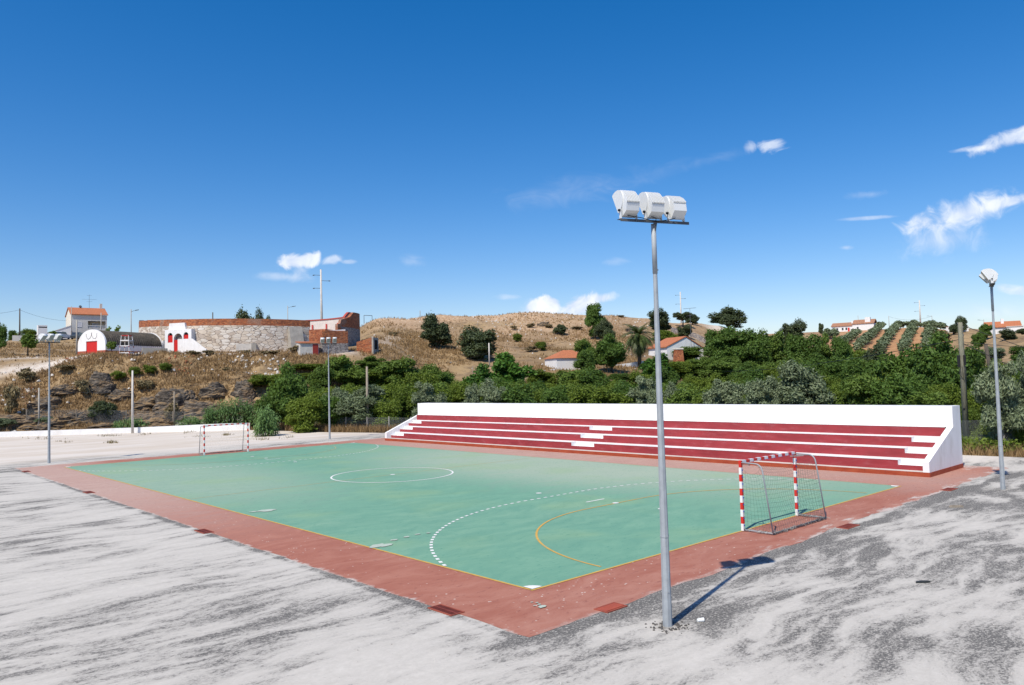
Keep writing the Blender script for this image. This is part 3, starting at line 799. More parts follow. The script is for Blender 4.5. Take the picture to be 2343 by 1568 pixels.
# drain grates set in the border
GR_M = M('rusty_red_grate', (.20, .045, .03), .7, .2, 3.0); GR_F = M('red_drain_frame', (.30, .075, .045), .75, .15, 3.0)
def drain(u, v, lx, ly, solid, label):
    p = gnd(u, v)
    o = thing('drain_cover', (p[0], p[1], .0), label, 'drain', 0, 'drain covers along the red border')
    f = MB()
    f.box((-lx / 2, -ly / 2, .0), (lx / 2, -ly / 2 + .03, .022)); f.box((-lx / 2, ly / 2 - .03, .0), (lx / 2, ly / 2, .022))
    f.box((-lx / 2, -ly / 2 + .03, .0), (-lx / 2 + .03, ly / 2 - .03, .022)); f.box((lx / 2 - .03, -ly / 2 + .03, .0), (lx / 2, ly / 2 - .03, .022))
    f.build('frame', GR_F, o)
    MB().add([(-lx / 2 + .03, -ly / 2 + .03, .0085), (lx / 2 - .03, -ly / 2 + .03, .0085), (lx / 2 - .03, ly / 2 - .03, .0085), (-lx / 2 + .03, ly / 2 - .03, .0085)], [(0, 1, 2, 3)]).build('pit', GR_F if solid else DARK, o)
    g = MB()
    if solid:
        g.box((-lx / 2 + .035, -ly / 2 + .07, .009), (lx / 2 - .035, ly / 2 - .035, .020)); g.build('plate', M('red_drain_plate', (.36, .075, .035), .6, .1, 3.0), o)
    else:
        n = max(6, int(max(lx, ly) / .055))
        for i in range(n):
            a = -max(lx, ly) / 2 + .04 + (max(lx, ly) - .08) * (i + .5) / n
            if ly > lx: g.box((-lx / 2 + .035, a - .011, .009), (lx / 2 - .035, a + .011, .019))
            else: g.box((a - .011, -ly / 2 + .035, .009), (a + .011, ly / 2 - .035, .019))
        if ly > lx: g.box((-.015, -ly / 2 + .035, .0192), (.015, ly / 2 - .035, .0215))
        else: g.box((-lx / 2 + .035, -.015, .0192), (lx / 2 - .035, .015, .0215))
        g.build('grate', GR_M, o)
drain(1020, 1397, .34, .78, False, 'slatted drain grate in the red border, nearest to the corner')
drain(467, 1216.5, .34, .8, False, 'slatted drain grate halfway along the left red border')
drain(203, 1127, .34, .8, False, 'slatted drain grate in the left red border near its far third')
drain(60, 1079.3, .34, .8, False, 'slatted drain grate at the far left corner of the border')
drain(1397, 1391.5, .62, .36, True, 'plain orange red drain plate beside the nearest floodlight mast')
drain(1940, 1205, .8, .36, False, 'dusty drain grate in the border behind the near goal')
drain(2171, 1120.5, .8, .36, False, 'drain grate in the border by the right end of the stand')

# ------------------------------------------------------------------ spectator stand
b0 = Vector((23.55, .06, 0)); b1 = Vector((22.85, 40.8, 0))
BL = (b1 - b0).length
stand = thing('spectator_stand', b0, 'long white and dark red stepped concrete stand along the court', 'stand', -math.atan2(b1.x - b0.x, b1.y - b0.y))
TH = .26
DEP = 4.38
TOPS = [.64, 1.08, 1.52, 1.95]; FR = [.42, 1.30, 2.18, 3.02]; BACKX = 3.34
WMAT = [WHITE, RED_PAINT]
mb = MB(); mb.box((0, -.02, 0), (FR[0], BL + .02, .2), 0); mb.box((FR[0], -.02, 0), (DEP, TH, .2)); mb.box((FR[0], BL - TH, 0), (DEP, BL + .02, .2))
mb.build('plinth', PLINTH, stand)
mb = MB(); mb.box((.012, TH, .2), (FR[0], BL - TH, .212)); mb.build('walkway', CONC_L, stand)
aisles = [(TH, 1.42), (19.0, 20.85), (38.75, BL - TH)]
def tier(i):
    x0, x1 = FR[i], (FR[i + 1] if i < 3 else BACKX)
    zl = .2 if i == 0 else TOPS[i - 1]; zh = TOPS[i]
    mb = MB(); y = TH
    segs = []
    for a, b_ in aisles:
        if a > y: segs.append((y, a, 0))
        segs.append((a, b_, 1)); y = b_
    if y < BL - TH: segs.append((y, BL - TH, 0))
    zm = zl + (zh - zl) * .5; xm = x0 + (x1 - x0) * .5
    for a, b_, notch in segs:
        if notch and i < 3:
            mb.add([(x0, a, zl), (x0, b_, zl), (x0, b_, zm), (x0, a, zm)], [(0, 1, 2, 3)], 1)
            mb.add([(x0, a, zm), (x0, b_, zm), (xm, b_, zm), (xm, a, zm)], [(0, 1, 2, 3)], 0)
            mb.add([(xm, a, zm), (xm, b_, zm), (xm, b_, zh), (xm, a, zh)], [(0, 1, 2, 3)], 0)
            mb.add([(xm, a, zh), (xm, b_, zh), (x1, b_, zh), (x1, a, zh)], [(0, 1, 2, 3)], 0)
            for yy in (a, b_):
                if TH + .01 < yy < BL - TH - .01:
                    mb.add([(x0, yy, zm), (xm, yy, zm), (xm, yy, zh), (x0, yy, zh)], [(0, 1, 2, 3)], 0)
        else:
            # slightly overhanging white lip on a red riser
            n = max(1, int((b_ - a) / .8))
            mb.add([(x0, a, zl), (x0, b_, zl), (x0, b_, zh - .012), (x0, a, zh - .012)], [(0, 1, 2, 3)], 1)
            mb.add([(x0 - .015, a, zh - .012), (x0 - .015, b_, zh - .012), (x0 - .015, b_, zh), (x0 - .015, a, zh)], [(0, 1, 2, 3)], 0)
            mb.add([(x0, a, zh - .012), (x0, b_, zh - .012), (x0 - .015, b_, zh - .012), (x0 - .015, a, zh - .012)], [(0, 1, 2, 3)], 0)
            mb.add([(x0 - .015, a, zh), (x0 - .015, b_, zh), (x1, b_, zh), (x1, a, zh)], [(0, 1, 2, 3)], 0)
    return mb
for i in range(4): tier(i).build('seat_tier', WMAT, stand)
mb = MB(); mb.bbox((BACKX, TH, .2), (DEP, BL - TH, 2.88), .012); mb.build('back_wall', WHITE, stand)
side = [(0, .2), (DEP, .2), (DEP, 2.885), (BACKX - .02, 2.885), (BACKX - .02, 1.96), (0, .64)]
for y0 in (0, BL - TH):
    MB().prism(side, y0, y0 + TH, 'y').build('side_wall', WHITE, stand)

# ------------------------------------------------------------------ goals
def stripe_post(mb, p, q, w, n, last_red=True):
    p = Vector(p); q = Vector(q); d = q - p
    for i in range(n):
        a = p + d * (i / n); c_ = p + d * ((i + 1) / n)
        red = (i % 2 == 1)
        lo = (min(a.x, c_.x) - (w / 2 if abs(d.x) < 1e-6 else 0), a.y - w / 2, min(a.z, c_.z) - (w / 2 if abs(d.z) < 1e-6 else 0))
        hi = (max(a.x, c_.x) + (w / 2 if abs(d.x) < 1e-6 else 0), a.y + w / 2, max(a.z, c_.z) + (w / 2 if abs(d.z) < 1e-6 else 0))
        mb.box(lo, hi, 1 if red else 0)
def goal(loc, rz, label, sag_seed, hw=1.6, thick=.0025):
    "local: mouth in the plane y=0, net towards -y"
    g = thing('goal', loc, label, 'goal', rz, 'handball goals at the court ends')
    H = 2.04; w = .08
    for sx_ in (-1, 1):
        mb = MB(); stripe_post(mb, (sx_ * hw, 0, 0), (sx_ * hw, 0, H), w, 10); mb.build('post', [POST_WHITE, POST_RED], g)
    mb = MB(); stripe_post(mb, (-hw + w / 2, 0, H - w / 2 + .001), (hw - w / 2, 0, H - w / 2 + .001), w, 15); mb.build('crossbar', [POST_WHITE, POST_RED], g)
    dep = .95; top = .80
    for sx_ in (-1, 1):
        x = sx_ * hw
        pts = [(x, -.04, H - .06), (x, -top * .6, H - .07)]
        for a in np.linspace(0, math.pi / 2 - .1, 6)[1:]:
            pts.append((x, -top * .6 - .22 * math.sin(a), H - .07 - .24 * (1 - math.cos(a))))
        pts.append((x, -dep, .03))
        mb = MB(); mb.tube(pts, .021, 7); mb.build('side_frame', GALV, g)
        mb = MB(); mb.tube([(x, -.04, .03), (x, -dep, .03)], .02, 6); mb.build('base_rail', GALV, g)
        mb = MB(); mb.tube([(x, -.04, H - .12), (x - sx_ * .0, -.3, H - .12), (x - sx_ * .35, -.035, H - .12)], .012, 5); mb.build('corner_brace', GALV, g)
    mb = MB(); mb.tube([(-hw + .021, -dep, .03), (hw - .021, -dep, .03)], .026, 7); mb.build('base_rail', GALV_D, g)
    # net: side panels, back and roof, hung in waves between the frame tubes
    rr = random.Random(sag_seed); nb = MB(); r_ = thick
    def frame_pt(x, s):   # s along the side frame from top front to ground
        L = [(-.04, H - .06), (-.48, H - .08), (-.70, H - .30), (-dep, .05)]
        seg = [math.dist(L[i], L[i + 1]) for i in range(3)]; k = s * sum(seg)
        for i in range(3):
            if k <= seg[i] or i == 2:
                f = k / seg[i]; break
            k -= seg[i]
        return (x, L[i][0] + (L[i + 1][0] - L[i][0]) * f, L[i][1] + (L[i + 1][1] - L[i][1]) * f)
    def wob(a, b_): return float(fbm(a * 3 + sag_seed, b_ * 3 + sag_seed * 2, 2))
    S0 = .17
    def back(s, f):       # s 0..1 down the back, f 0..1 across
        x = -hw + 2 * hw * f; p = frame_pt(x, S0 + (1 - S0) * s)
        sag = 4 * f * (1 - f)
        return (p[0] + .05 * wob(s, f), p[1] + .16 * sag * math.sin(math.pi * min(1, s * 1.15)) + .03 * wob(f, s + 5), p[2] - .20 * sag * (1 - s) + .04 * wob(s + 3, f))
    def sidep(sgn):
        def fn(s, f):     # s down, f from post to frame
            a = (sgn * hw, -.04, (H - .3) * (1 - s) + .05); p = frame_pt(sgn * hw, .26 + .74 * s)
            q = [a[i] + (p[i] - a[i]) * f for i in range(3)]
            bul = 4 * f * (1 - f)
            return (q[0] - sgn * .07 * bul + .04 * wob(s * 2, f + sgn) * bul, q[1] + .03 * wob(s, f), q[2] - .16 * bul * (1 - s) + .03 * wob(s + 9, f))
        return fn
    def weave(fn, ns, nf, k=9):
        for i in range(nf + 1):
            nb.tube([fn(s, i / nf) for s in np.linspace(0, 1, k)], r_, 3, cap=False, smooth=False)
        for i in range(ns + 1):
            nb.tube([fn(i / ns, f) for f in np.linspace(0, 1, k)], r_, 3, cap=False, smooth=False)
    weave(back, 15, 26, 13); weave(sidep(1), 15, 8); weave(sidep(-1), 15, 8)
    nb.build('net', NET_MAT, g)
    tb = MB()
    for i in range(9):
        z = .16 + i * .2
        for sx_ in (-1, 1): tb.box((sx_ * hw - .012, -w / 2 - .022, z - .02), (sx_ * hw + .012, -w / 2 - .001, z + .02))
    for i in range(14):
        x = -hw + .2 + i * (2 * hw - .4) / 13
        tb.box((x - .012, -w / 2 - .014, H - .085), (x + .012, -w / 2 - .001, H - .065))
    tag(tb.build('net_ties', BLUE_TIE, g), kind='stuff')
    # slack net bunched round the rear rail
    bb = MB()
    for i in range(60):
        x = rr.uniform(-hw, hw); y0 = -dep + rr.uniform(-.05, .02)
        bb.tube([(x, y0, .008), (x + rr.uniform(-.15, .15), y0 + rr.uniform(-.06, .09), .06 + .03 * rr.random()), (x + rr.uniform(-.25, .25), y0 + rr.uniform(-.1, .12), .010)], .005, 3, cap=False)
    for sx_ in (-1, 1):
        for i in range(24):
            y0 = -rr.uniform(.05, dep); x = sx_ * hw + rr.uniform(-.05, .05)
            bb.tube([(x, y0, .008), (x + rr.uniform(-.05, .05), y0 + rr.uniform(-.12, .12), .06 + .02 * rr.random()), (x + rr.uniform(-.08, .08), y0 + rr.uniform(-.2, .2), .01)], .006, 3, cap=False)
    bb.build('slack_net', M('pale_net_cord', (.40, .39, .36), .9, .2), g); tag(g.children[-1], kind='stuff') if len(g.children) else None
    return g
goal((10.17, -.03, .02), 0, 'red and white striped goal with green net, near end of the court', 3, 1.62)
goal((10.05, 41.2, .02), math.pi, 'red and white striped goal at the far left end of the court', 8, 1.55, .0011)

# ------------------------------------------------------------------ floodlight masts
def make_lamp(parent, x, tilt, glass=[]):
    "lamp whose glass faces local +y and down; pivots on a bracket above the bar at z=0"
    if not glass: glass.append(M('lamp_glass', (.20, .25, .24), .12, .1, spec=.6))
    Mx = Matrix.Translation((x, 0.0, .165)) @ Matrix.Rotation(R_(tilt), 4, 'X') @ Matrix.Diagonal((1, 1.12, 1.12, 1))
    hw = .155
    def put(mb): mb.v = [tuple(Mx @ Vector(p)) for p in mb.v]; return mb
    # drum: D-shaped side profile, flat front at +y
    n = 16
    prof = [(.10, .03), (.10, .40)] + [(.085 - .27 * math.sin(a), .215 + .195 * math.cos(a)) for a in np.linspace(.06, math.pi - .06, n)]
    h = put(MB().prism(prof, -hw, hw, 'x')).build('lamp_housing', LAMP_WHITE, parent)
    for p in h.data.polygons: p.use_smooth = len(p.vertices) == 4
    # gear box below the drum, its ribbed back running up over the curve
    gb = MB().prism([(.06, -.10), (-.12, -.10), (-.195, -.005), (-.195, .10), (-.15, .17), (.05, .06)], -hw * .88, hw * .88, 'x')
    put(gb).build('gear_box', LAMP_WHITE, h)
    rb = MB()
    for i in range(9):
        xx = -hw * .82 + i * hw * 1.64 / 8
        rb.prism([(-.20, .0), (-.232, .01), (-.232, .13), (-.20, .25), (-.155, .315), (-.15, .2)], xx - .007, xx + .007, 'x')
    put(rb).build('cooling_ribs', LAMP_WHITE, h)
    put(MB().box((-hw * .92, .101, .05), (hw * .92, .107, .38))).build('lamp_glass', glass[0], h)
    for s in (-1, 1):
        xb = x + s * (hw + .012)
        MB().add([(xb - .004, -.045, .0), (xb + .004, -.045, .0), (xb + .004, .035, .0), (xb - .004, .035, .0), (xb - .004, -.03, .215), (xb + .004, -.03, .215), (xb + .004, .05, .215), (xb - .004, .05, .215)], [(0, 1, 2, 3), (4, 5, 6, 7), (0, 1, 5, 4), (1, 2, 6, 5), (2, 3, 7, 6), (3, 0, 4, 7)]).build('bracket', LAMP_WHITE, h)
        MB().tube([(x + s * (hw + .018), .0, .165), (x + s * (hw + .055), .0, .165)], [.028, .022], 10).build('knob', BLACK, h)
    return h
def mast(loc, aim, H, label, tilts=(-40, -42, -50)):
    o = thing('floodlight_mast', loc, label, 'floodlight', aim, 'floodlight masts at the court corners')
    n = 8
    mb = MB(); mb.tube([(0, 0, 0), (0, 0, H - .95)], [.088, .040], 8, 0, True, False); mb.build('pole', GALV, o)
    mb = MB(); mb.tube([(0, 0, H - 1.0), (0, 0, H - .06)], [.047, .047], 14); mb.tube([(.045, 0, H - .93), (.07, 0, H - .93)], .012, 6); mb.build('sleeve', GALV, o)
    MB().add([(-.02, -.086, .62), (.02, -.086, .62), (.02, -.084, 1.0), (-.02, -.084, 1.0), (-.02, -.05, .62), (.02, -.05, .62), (.02, -.05, 1.0), (-.02, -.05, 1.0)], [(0, 1, 2, 3), (0, 1, 5, 4), (2, 3, 7, 6), (0, 3, 7, 4), (1, 2, 6, 5)]).build('access_cover', GALV, o)
    mb = MB(); mb.tube([(0, 0, 1.62), (0, 0, 1.65)], .084, 8, 0, True, False); mb.build('band', GALV, o)
    mb = MB(); L = .74
    mb.box((-L, -.075, H - .055), (L, -.069, H + .0)); mb.box((-L, -.069, H - .006), (L, .06, H + .0))
    mb.add([(-.05, -.068, H - .006), (.05, -.068, H - .006), (.012, -.066, H - .2), (-.012, -.066, H - .2)], [(0, 1, 2, 3)])
    for s in (-.42, .42): mb.tube([(s, -.078, H - .03), (s, -.10, H - .03)], .014, 6)
    mb.build('crossbar', GALV_D, o)
    for x, ti in zip((-.53, .0, .5), tilts):
        h = make_lamp(o, x, ti)
        h.location = (0, 0, H)
    cb = MB()
    for x in (-.5, .0, .53):
        cb.tube([(x - .1, -.09, H + .06), (x * .6, -.11, H + .03 - .02 * abs(x)), (0, -.08, H - .03)], .008, 5)
    cb.build('lamp_cable', BLACK, o)
    return o
def aim_to(d): return math.atan2(d[1], d[0]) - math.pi / 2
NP = gnd(1527, 1432)
mast(NP, aim_to((.373, .928)), 7.52, 'tall grey mast with three white floodlights, nearest to the camera', (-30, -31, -47))
mast(gnd(2294, 1120), aim_to((-.31, .95)), 7.75, 'grey floodlight mast at the right edge, lamps seen side on', (-32, -30, -40))
mast(gnd(112, 1060), aim_to((.35, -.94)), 7.9, 'grey floodlight mast with three lamps, at the far left court corner')
mast(gnd(754, 1005), aim_to((-.40, -.92)), 8.15, 'grey floodlight mast with three lamps, behind the left end of the stand')
# debris at the near mast
RUB = M('broken_asphalt', (.09, .085, .08), .95, .4, 9.0)
def stones(name, pts, mat, label, cat, kind=None):
    mb = MB(); rr = random.Random(len(pts))
    for (x, y, z, s) in pts:
        n = 6
        top = [(x + s * .45 * math.cos(a) * rr.uniform(.5, 1), y + s * .45 * math.sin(a) * rr.uniform(.5, 1), z + s * rr.uniform(.3, .6)) for a in np.linspace(0, 6.283, n + 1)[:-1]]
        bot = [(x + s * .6 * math.cos(a) * rr.uniform(.7, 1), y + s * .6 * math.sin(a) * rr.uniform(.7, 1), z - .004) for a in np.linspace(0, 6.283, n + 1)[:-1]]
        mb.add(bot + top, [tuple(range(5, -1, -1)), tuple(range(6, 12))] + [(i, (i + 1) % 6, 6 + (i + 1) % 6, 6 + i) for i in range(6)])
    o = mb.build(name, mat); return tag(o, label, cat, kind=kind)
rr = random.Random(4)
pts = []
for i in range(120):
    a = rr.uniform(0, 6.28); r0 = .13 + abs(rr.gauss(0, .13)); pts.append((NP[0] + r0 * math.cos(a), NP[1] + r0 * math.sin(a) - .04, 0, rr.uniform(.015, .05)))
stones('loose_gravel', pts, RUB, 'dark loose gravel heaped round the foot of the nearest mast', 'gravel', 'stuff')
pts = []
for i in range(420):
    u, v = rr.uniform(-200, 2600), rr.uniform(1120, 1640)
    p = gnd(u, v)
    if -2.6 < p[0] < 29 and -2.6 < p[1] < 44: continue
    pts.append((p[0], p[1], 0, rr.uniform(.008, .03)))
stones('scattered_pebbles', pts, M('pale_pebble', (.45, .43, .40), .9, .4, 5.0), 'small pale pebbles scattered over the sandy asphalt', 'pebbles', 'stuff')
# flattened white cup
p = gnd(1603, 1423)
cup = thing('paper_cup', (p[0], p[1], .035), 'small white cup lying near the foot of the nearest mast', 'cup', R_(-35))
mb = MB(); mb.tube([(-.07, 0, -.002), (-.04, 0, -.002), (.05, 0, .002), (.055, 0, .002)], [.03, .032, .04, .042], 12); mb.build('cup_body', M('white_cup', (.75, .77, .76), .5, .03), cup)
MB().tube([(.0551, 0, .002), (.062, 0, .002)], [.034, .030], 12).build('cup_lid', M('cup_lid', (.6, .66, .63), .5, .03), cup)
# brick and dark slab
def slab(u, v, size, rz, mat, name, label, cat):
    p = gnd(u, v); mb = MB(); sx_, sy_, sz_ = size; rr = random.Random(int(u))
    poly = [(-sx_ / 2, -sy_ / 2 * .6), (-sx_ / 4, -sy_ / 2), (sx_ / 3, -sy_ / 2 * .9), (sx_ / 2, -sy_ / 4), (sx_ / 2 * .9, sy_ / 2 * .7), (0, sy_ / 2), (-sx_ / 2 * .8, sy_ / 2 * .7)]
    n = len(poly)
    mb.add([(x, y, -.003) for x, y in poly] + [(x * .93, y * .9, sz_ * rr.uniform(.75, 1.05)) for x, y in poly], [tuple(range(n)), tuple(range(n, 2 * n))] + [(i, (i + 1) % n, n + (i + 1) % n, n + i) for i in range(n)])
    o = mb.build(name, mat, None, (p[0], p[1], 0), rz); return tag(o, label, cat)
slab(2186, 1160.5, (.46, .13, .07), R_(-50), WOOD, 'wood_offcut', 'short brown piece of wood on the right of the yard', 'wood')
slab(2110, 1333, (.34, .10, .04), R_(-38), M('dark_slate', (.03, .034, .034), .6, .2), 'slate_shard', 'small dark slate shard on the sandy ground at right', 'stone')

# ------------------------------------------------------------------ perimeter wall and mesh fence
def wall_run(name, pts, h, th, mats, label, cat, z0=None, cap=None):
    mb = MB(); n = len(pts); L = []; Q = []
    for i, p in enumerate(pts):
        a = pts[max(i - 1, 0)]; c_ = pts[min(i + 1, n - 1)]
        tx, ty = c_[0] - a[0], c_[1] - a[1]; l = math.hypot(tx, ty)
        nx, ny = -ty / l * th / 2, tx / l * th / 2
        zb = p[2] if len(p) > 2 else 0.0
        hh = h[i] if hasattr(h, '__len__') else h
        for sx_ in (1, -1): L.append((p[0] + sx_ * nx, p[1] + sx_ * ny, zb - .15))
        for sx_ in (1, -1): Q.append((p[0] + sx_ * nx, p[1] + sx_ * ny, zb + hh))
    vs = L + Q; k = 2 * n; fs = []
    for i in range(n - 1):
        a, b_, c_, d = 2 * i, 2 * i + 1, 2 * i + 2, 2 * i + 3
        fs += [(a, c_, k + c_, k + a), (b_, d, k + d, k + b_), (k + a, k + c_, k + d, k + b_), (a, b_, d, c_)]
    fs += [(0, 1, k + 1, k), (2 * n - 2, 2 * n - 1, k + 2 * n - 1, k + 2 * n - 2)]
    mb.add(vs, fs)
    o = mb.build(name, mats); return tag(o, label, cat)
wall_run('perimeter_wall', [(-58, 126.2), (-20, 102.0), (3.56, 85.1), (14.7, 77.05), (21.3, 70.3), (23.6, 68.2)], [.55, .55, .55, .56, .76, .76], .25, WHITE_WALL, 'long low white wall at the far left edge of the yard', 'wall')

m, t, b = new_mat('wire_mesh'); MESH = m
tc = t.node('ShaderNodeTexCoord').outputs['UV']
mp = t.mapping(tc, (1, 1, 1), (0, 0, R_(45)))
sx = t.node('ShaderNodeSeparateXYZ'); t.link(mp, sx.inputs[0])
def wires(ax):
    f = t.math('FRACT', t.math('MULTIPLY', sx.outputs[ax], 1 / .06))
    return t.math('LESS_THAN', f, .085)
mk = t.math('MAXIMUM', wires(0), wires(1))
trn = t.node('ShaderNodeBsdfTransparent'); ms = t.node('ShaderNodeMixShader')
b.inputs['Base Color'].default_value = (.24, .25, .25, 1); b.inputs['Roughness'].default_value = .6
t.link(mk, ms.inputs[0]); t.link(trn.outputs[0], ms.inputs[1]); t.link(b.outputs[0], ms.inputs[2]); t.link(ms.outputs[0], t.n['Material Output'].inputs[0])
def mesh_fence(pts, h, step, label, post_mat=CONC):
    p0 = pts[0]
    f = thing('mesh_fence', (p0[0], p0[1], float(zt(p0[0], p0[1]))), label, 'fence')
    o0 = Vector(f.location)
    d = [0]
    for i in range(len(pts) - 1): d.append(d[-1] + math.dist(pts[i][:2], pts[i + 1][:2]))
    n = max(2, int(d[-1] / step))
    V = []; UV = []
    rr = random.Random(int(p0[0] * 3))
    for k in range(n + 1):
        s_ = d[-1] * k / n
        x = float(np.interp(s_, d, [p[0] for p in pts])); y = float(np.interp(s_, d, [p[1] for p in pts])); z = max(float(zt(x, y)), -.35)
        hh = h * rr.uniform(.97, 1.04)
        mb = MB(); lx, ly = rr.uniform(-.06, .06), rr.uniform(-.05, .05)
        mb.tube([Vector((x, y, z - .2)) - o0, Vector((x + lx, y + ly, z + hh)) - o0], .05, 6, smooth=False)
        mb.build('post', post_mat, f)
        V += [Vector((x, y - .0, z - .05)) - o0, Vector((x + lx, y + ly, z + hh - .08)) - o0]; UV.append(s_)
    me = bpy.data.meshes.new('wire_mesh')
    me.from_pydata([tuple(v) for v in V], [], [(2 * i, 2 * i + 2, 2 * i + 3, 2 * i + 1) for i in range(n)])
    uv = me.uv_layers.new(name='UVMap')
    for i in range(n):
        for j, (a, c_) in enumerate(((UV[i], 0), (UV[i + 1], 0), (UV[i + 1], h), (UV[i], h))): uv.data[i * 4 + j].uv = (a, c_)
    me.materials.append(MESH)
    link(bpy.data.objects.new('wire_mesh', me), f)
    mb = MB()
    for zz in (.98, .55): 
        for i in range(n):
            a, c_ = V[2 * i] + (V[2 * i + 1] - V[2 * i]) * zz, V[2 * i + 2] + (V[2 * i + 3] - V[2 * i + 2]) * zz
            mb.tube([a, c_], .006, 3, cap=False)
    mb.build('tension_wire', GALV_D, f)
    return f
mesh_fence([(25.3, 69.5), (26.6, 66), (27.4, 58), (29.2, 52), (31.0, 45)], 1.55, 2.6, 'sagging wire mesh fence with concrete posts left of the stand')
mesh_fence([(33.2, 30), (35.4, 14), (37.2, 2.2), (39.0, -8), (42, -22)], 1.9, 2.9, 'wire mesh fence with posts in the brambles right of the stand')
pts = [gp(u, D)[:2] for u, D in ((60, 103), (200, 100.5), (330, 98.5), (480, 95.5), (600, 92.5))]
mesh_fence([tuple(p) for p in pts], 1.7, 4.5, 'thin wire fence at the foot of the rocky slope', WOOD)

# ------------------------------------------------------------------ poles and cables
def pole(name, u, D, vtop, r0, r1, mat, label, arms=(), cat='pole', base=None, lamp=None, seg=8, group=None):
    p = gp(u, D) if base is None else np.array(base, float)
    if base is not None: D = math.hypot(p[0] - CAM[0], p[1] - CAM[1])
    h = at(u, vtop, D)[2] - p[2]
    o = thing(name, p, label, cat, view_rz(p), group)
    mb = MB(); lean = random.Random(u).uniform(-.004, .004)
    mb.tube([(0, 0, -.3), (lean * h, 0, h)], [r0, r1], seg); mb.build('pole', mat, o)
    for (z, x0, x1) in arms:
        MB().tube([(x0, 0, h - z), (x1, 0, h - z - .05)], .045, 6).build('crossarm', GALV_D, o)
        xe = x0 if abs(x0) > abs(x1) else x1
        MB().tube([(xe, 0, h - z - .03), (xe * 1.25, 0, h - z - .06)], .10, 8).build('insulator', GALV_D, o)
    if lamp:
        MB().tube([(0, 0, h - .5), (lamp * .5, 0, h - .25), (lamp, 0, h - .2)], .03, 6).build('lamp_arm', GALV_D, o)
        MB().prism([(lamp * .8, h - .25), (lamp * 1.5, h - .12), (lamp * 1.5, h - .02), (lamp * .8, h - .12)], -.1, .1, 'y').build('lamp_head', GALV_D, o)
    return o, p, h
PT = {}
def P_(key, *a, **k):
    o, p, h = pole(*a, **k); PT[key] = (p, h)
G_UP = 'pylons on the skyline'
P_('big', 'power_pylon', 737, 168, 617, .34, .17, CONC_L, 'tall concrete power pole rising behind the bullring', arms=((1.2, -1.4, 0), (2.4, 0, 1.5), (4.0, -1.4, 0)), group=G_UP)
P_('b2', 'power_pylon', 1559, 300, 668, .36, .2, CONC_L, 'concrete power pole on the ridge right of the nearest mast', arms=((1.2, -1.5, 0), (2.6, 0, 1.6), (4.6, -1.5, 0)), group=G_UP)
P_('b3', 'power_pylon', 2106, 400, 687, .42, .25, CONC_L, 'concrete power pole above the olive grove', arms=((1.0, -1.8, 0), (2.6, 0, 1.8), (5.0, -1.8, 0)), group=G_UP)
P_('p45', 'utility_pole', 45, 194, 706, .17, .12, WOOD_D, 'dark utility pole at the far left against the sky')
P_('p164', 'utility_pole', 163.5, 187, 701, .09, .07, CONC, 'slim concrete pole at the left corner of the tall house')
P_('p176', 'utility_pole', 175.5, 127, 732, .15, .10, CONC, 'concrete utility pole beside the white gable of the barrel roofed shed')
P_('p231', 'utility_pole', 231, 172, 716, .12, .09, CONC, 'grey pole in front of the balcony of the tall house')
P_('p300', 'street_lamp', 300, 148, 708, .11, .07, CONC, 'street lamp behind the barrel roofed shed', cat='street lamp', lamp=.8)
P_('p487', 'utility_pole', 487, 170, 715, .14, .11, WOOD_D, 'short dark pole seen over the left bullring parapet')
P_('p660', 'street_lamp', 659, 170, 700, .10, .07, CONC, 'street lamp showing over the right part of the bullring parapet', cat='street lamp', lamp=1.1)
P_('p307', 'utility_pole', 307, 92, 848, .15, .09, CONC_L, 'concrete pole standing at the white wall left of the far goal', base=(14.2, 76.45, 0))
P_('p88', 'utility_pole', 89, 101, 888, .10, .085, CONC, 'grey pole on the slope left of the far left mast')
P_('p399', 'utility_pole', 399, 96, 896, .09, .07, WOOD, 'thin wooden pole before the large grey rock outcrop')
P_('p882', 'utility_pole', 881.5, 76.5, 838, .15, .11, WOOD, 'wooden pole behind the left end of the stand', base=(29.2, 53.6, -.2))
P_('p1120', 'utility_pole', 1119.5, 128, 785, .12, .10, CONC_L, 'pale concrete pole on the hillside before the round evergreen')
P_('p1082', 'fence_post', 1082, 118, 838, .05, .05, WOOD, 'short post on the hillside above the fig tree')
P_('pf', 'utility_pole', 1904 + 60, 385, 722, .12, .1, CONC, 'thin pole in front of the white farmhouse')
P_('p2110', 'utility_pole', 2034, 372, 723, .12, .1, CONC, 'small pole at the left top of the olive grove')
P_('p2135', 'street_lamp', 2133, 392, 722, .12, .1, CONC, 'street lamp at the top of the olive grove', cat='street lamp', lamp=-1.4)
P_('p2330', 'street_lamp', 2252, 300, 731, .1, .08, CONC, 'street lamp beside the orange roof at far right', cat='street lamp', lamp=-1.2)
P_('p960', 'fence_post', 961, 196, 711, .08, .08, WOOD, 'lone post on the bare ridge')
# goal-like frame on the ridge edge
p = gp(842, 190); o = thing('training_goal', p, 'thin empty metal goal frame on the ridge above the bullring', 'goal', view_rz(p) + .5)
for x in (-1.1, 1.1): MB().tube([(x, 0, -.2), (x, 0, 1.9)], .06, 6).build('post', GALV_D, o)
MB().tube([(-1.1, 0, 1.86), (1.1, 0, 1.86)], .06, 6).build('crossbar', GALV_D, o)
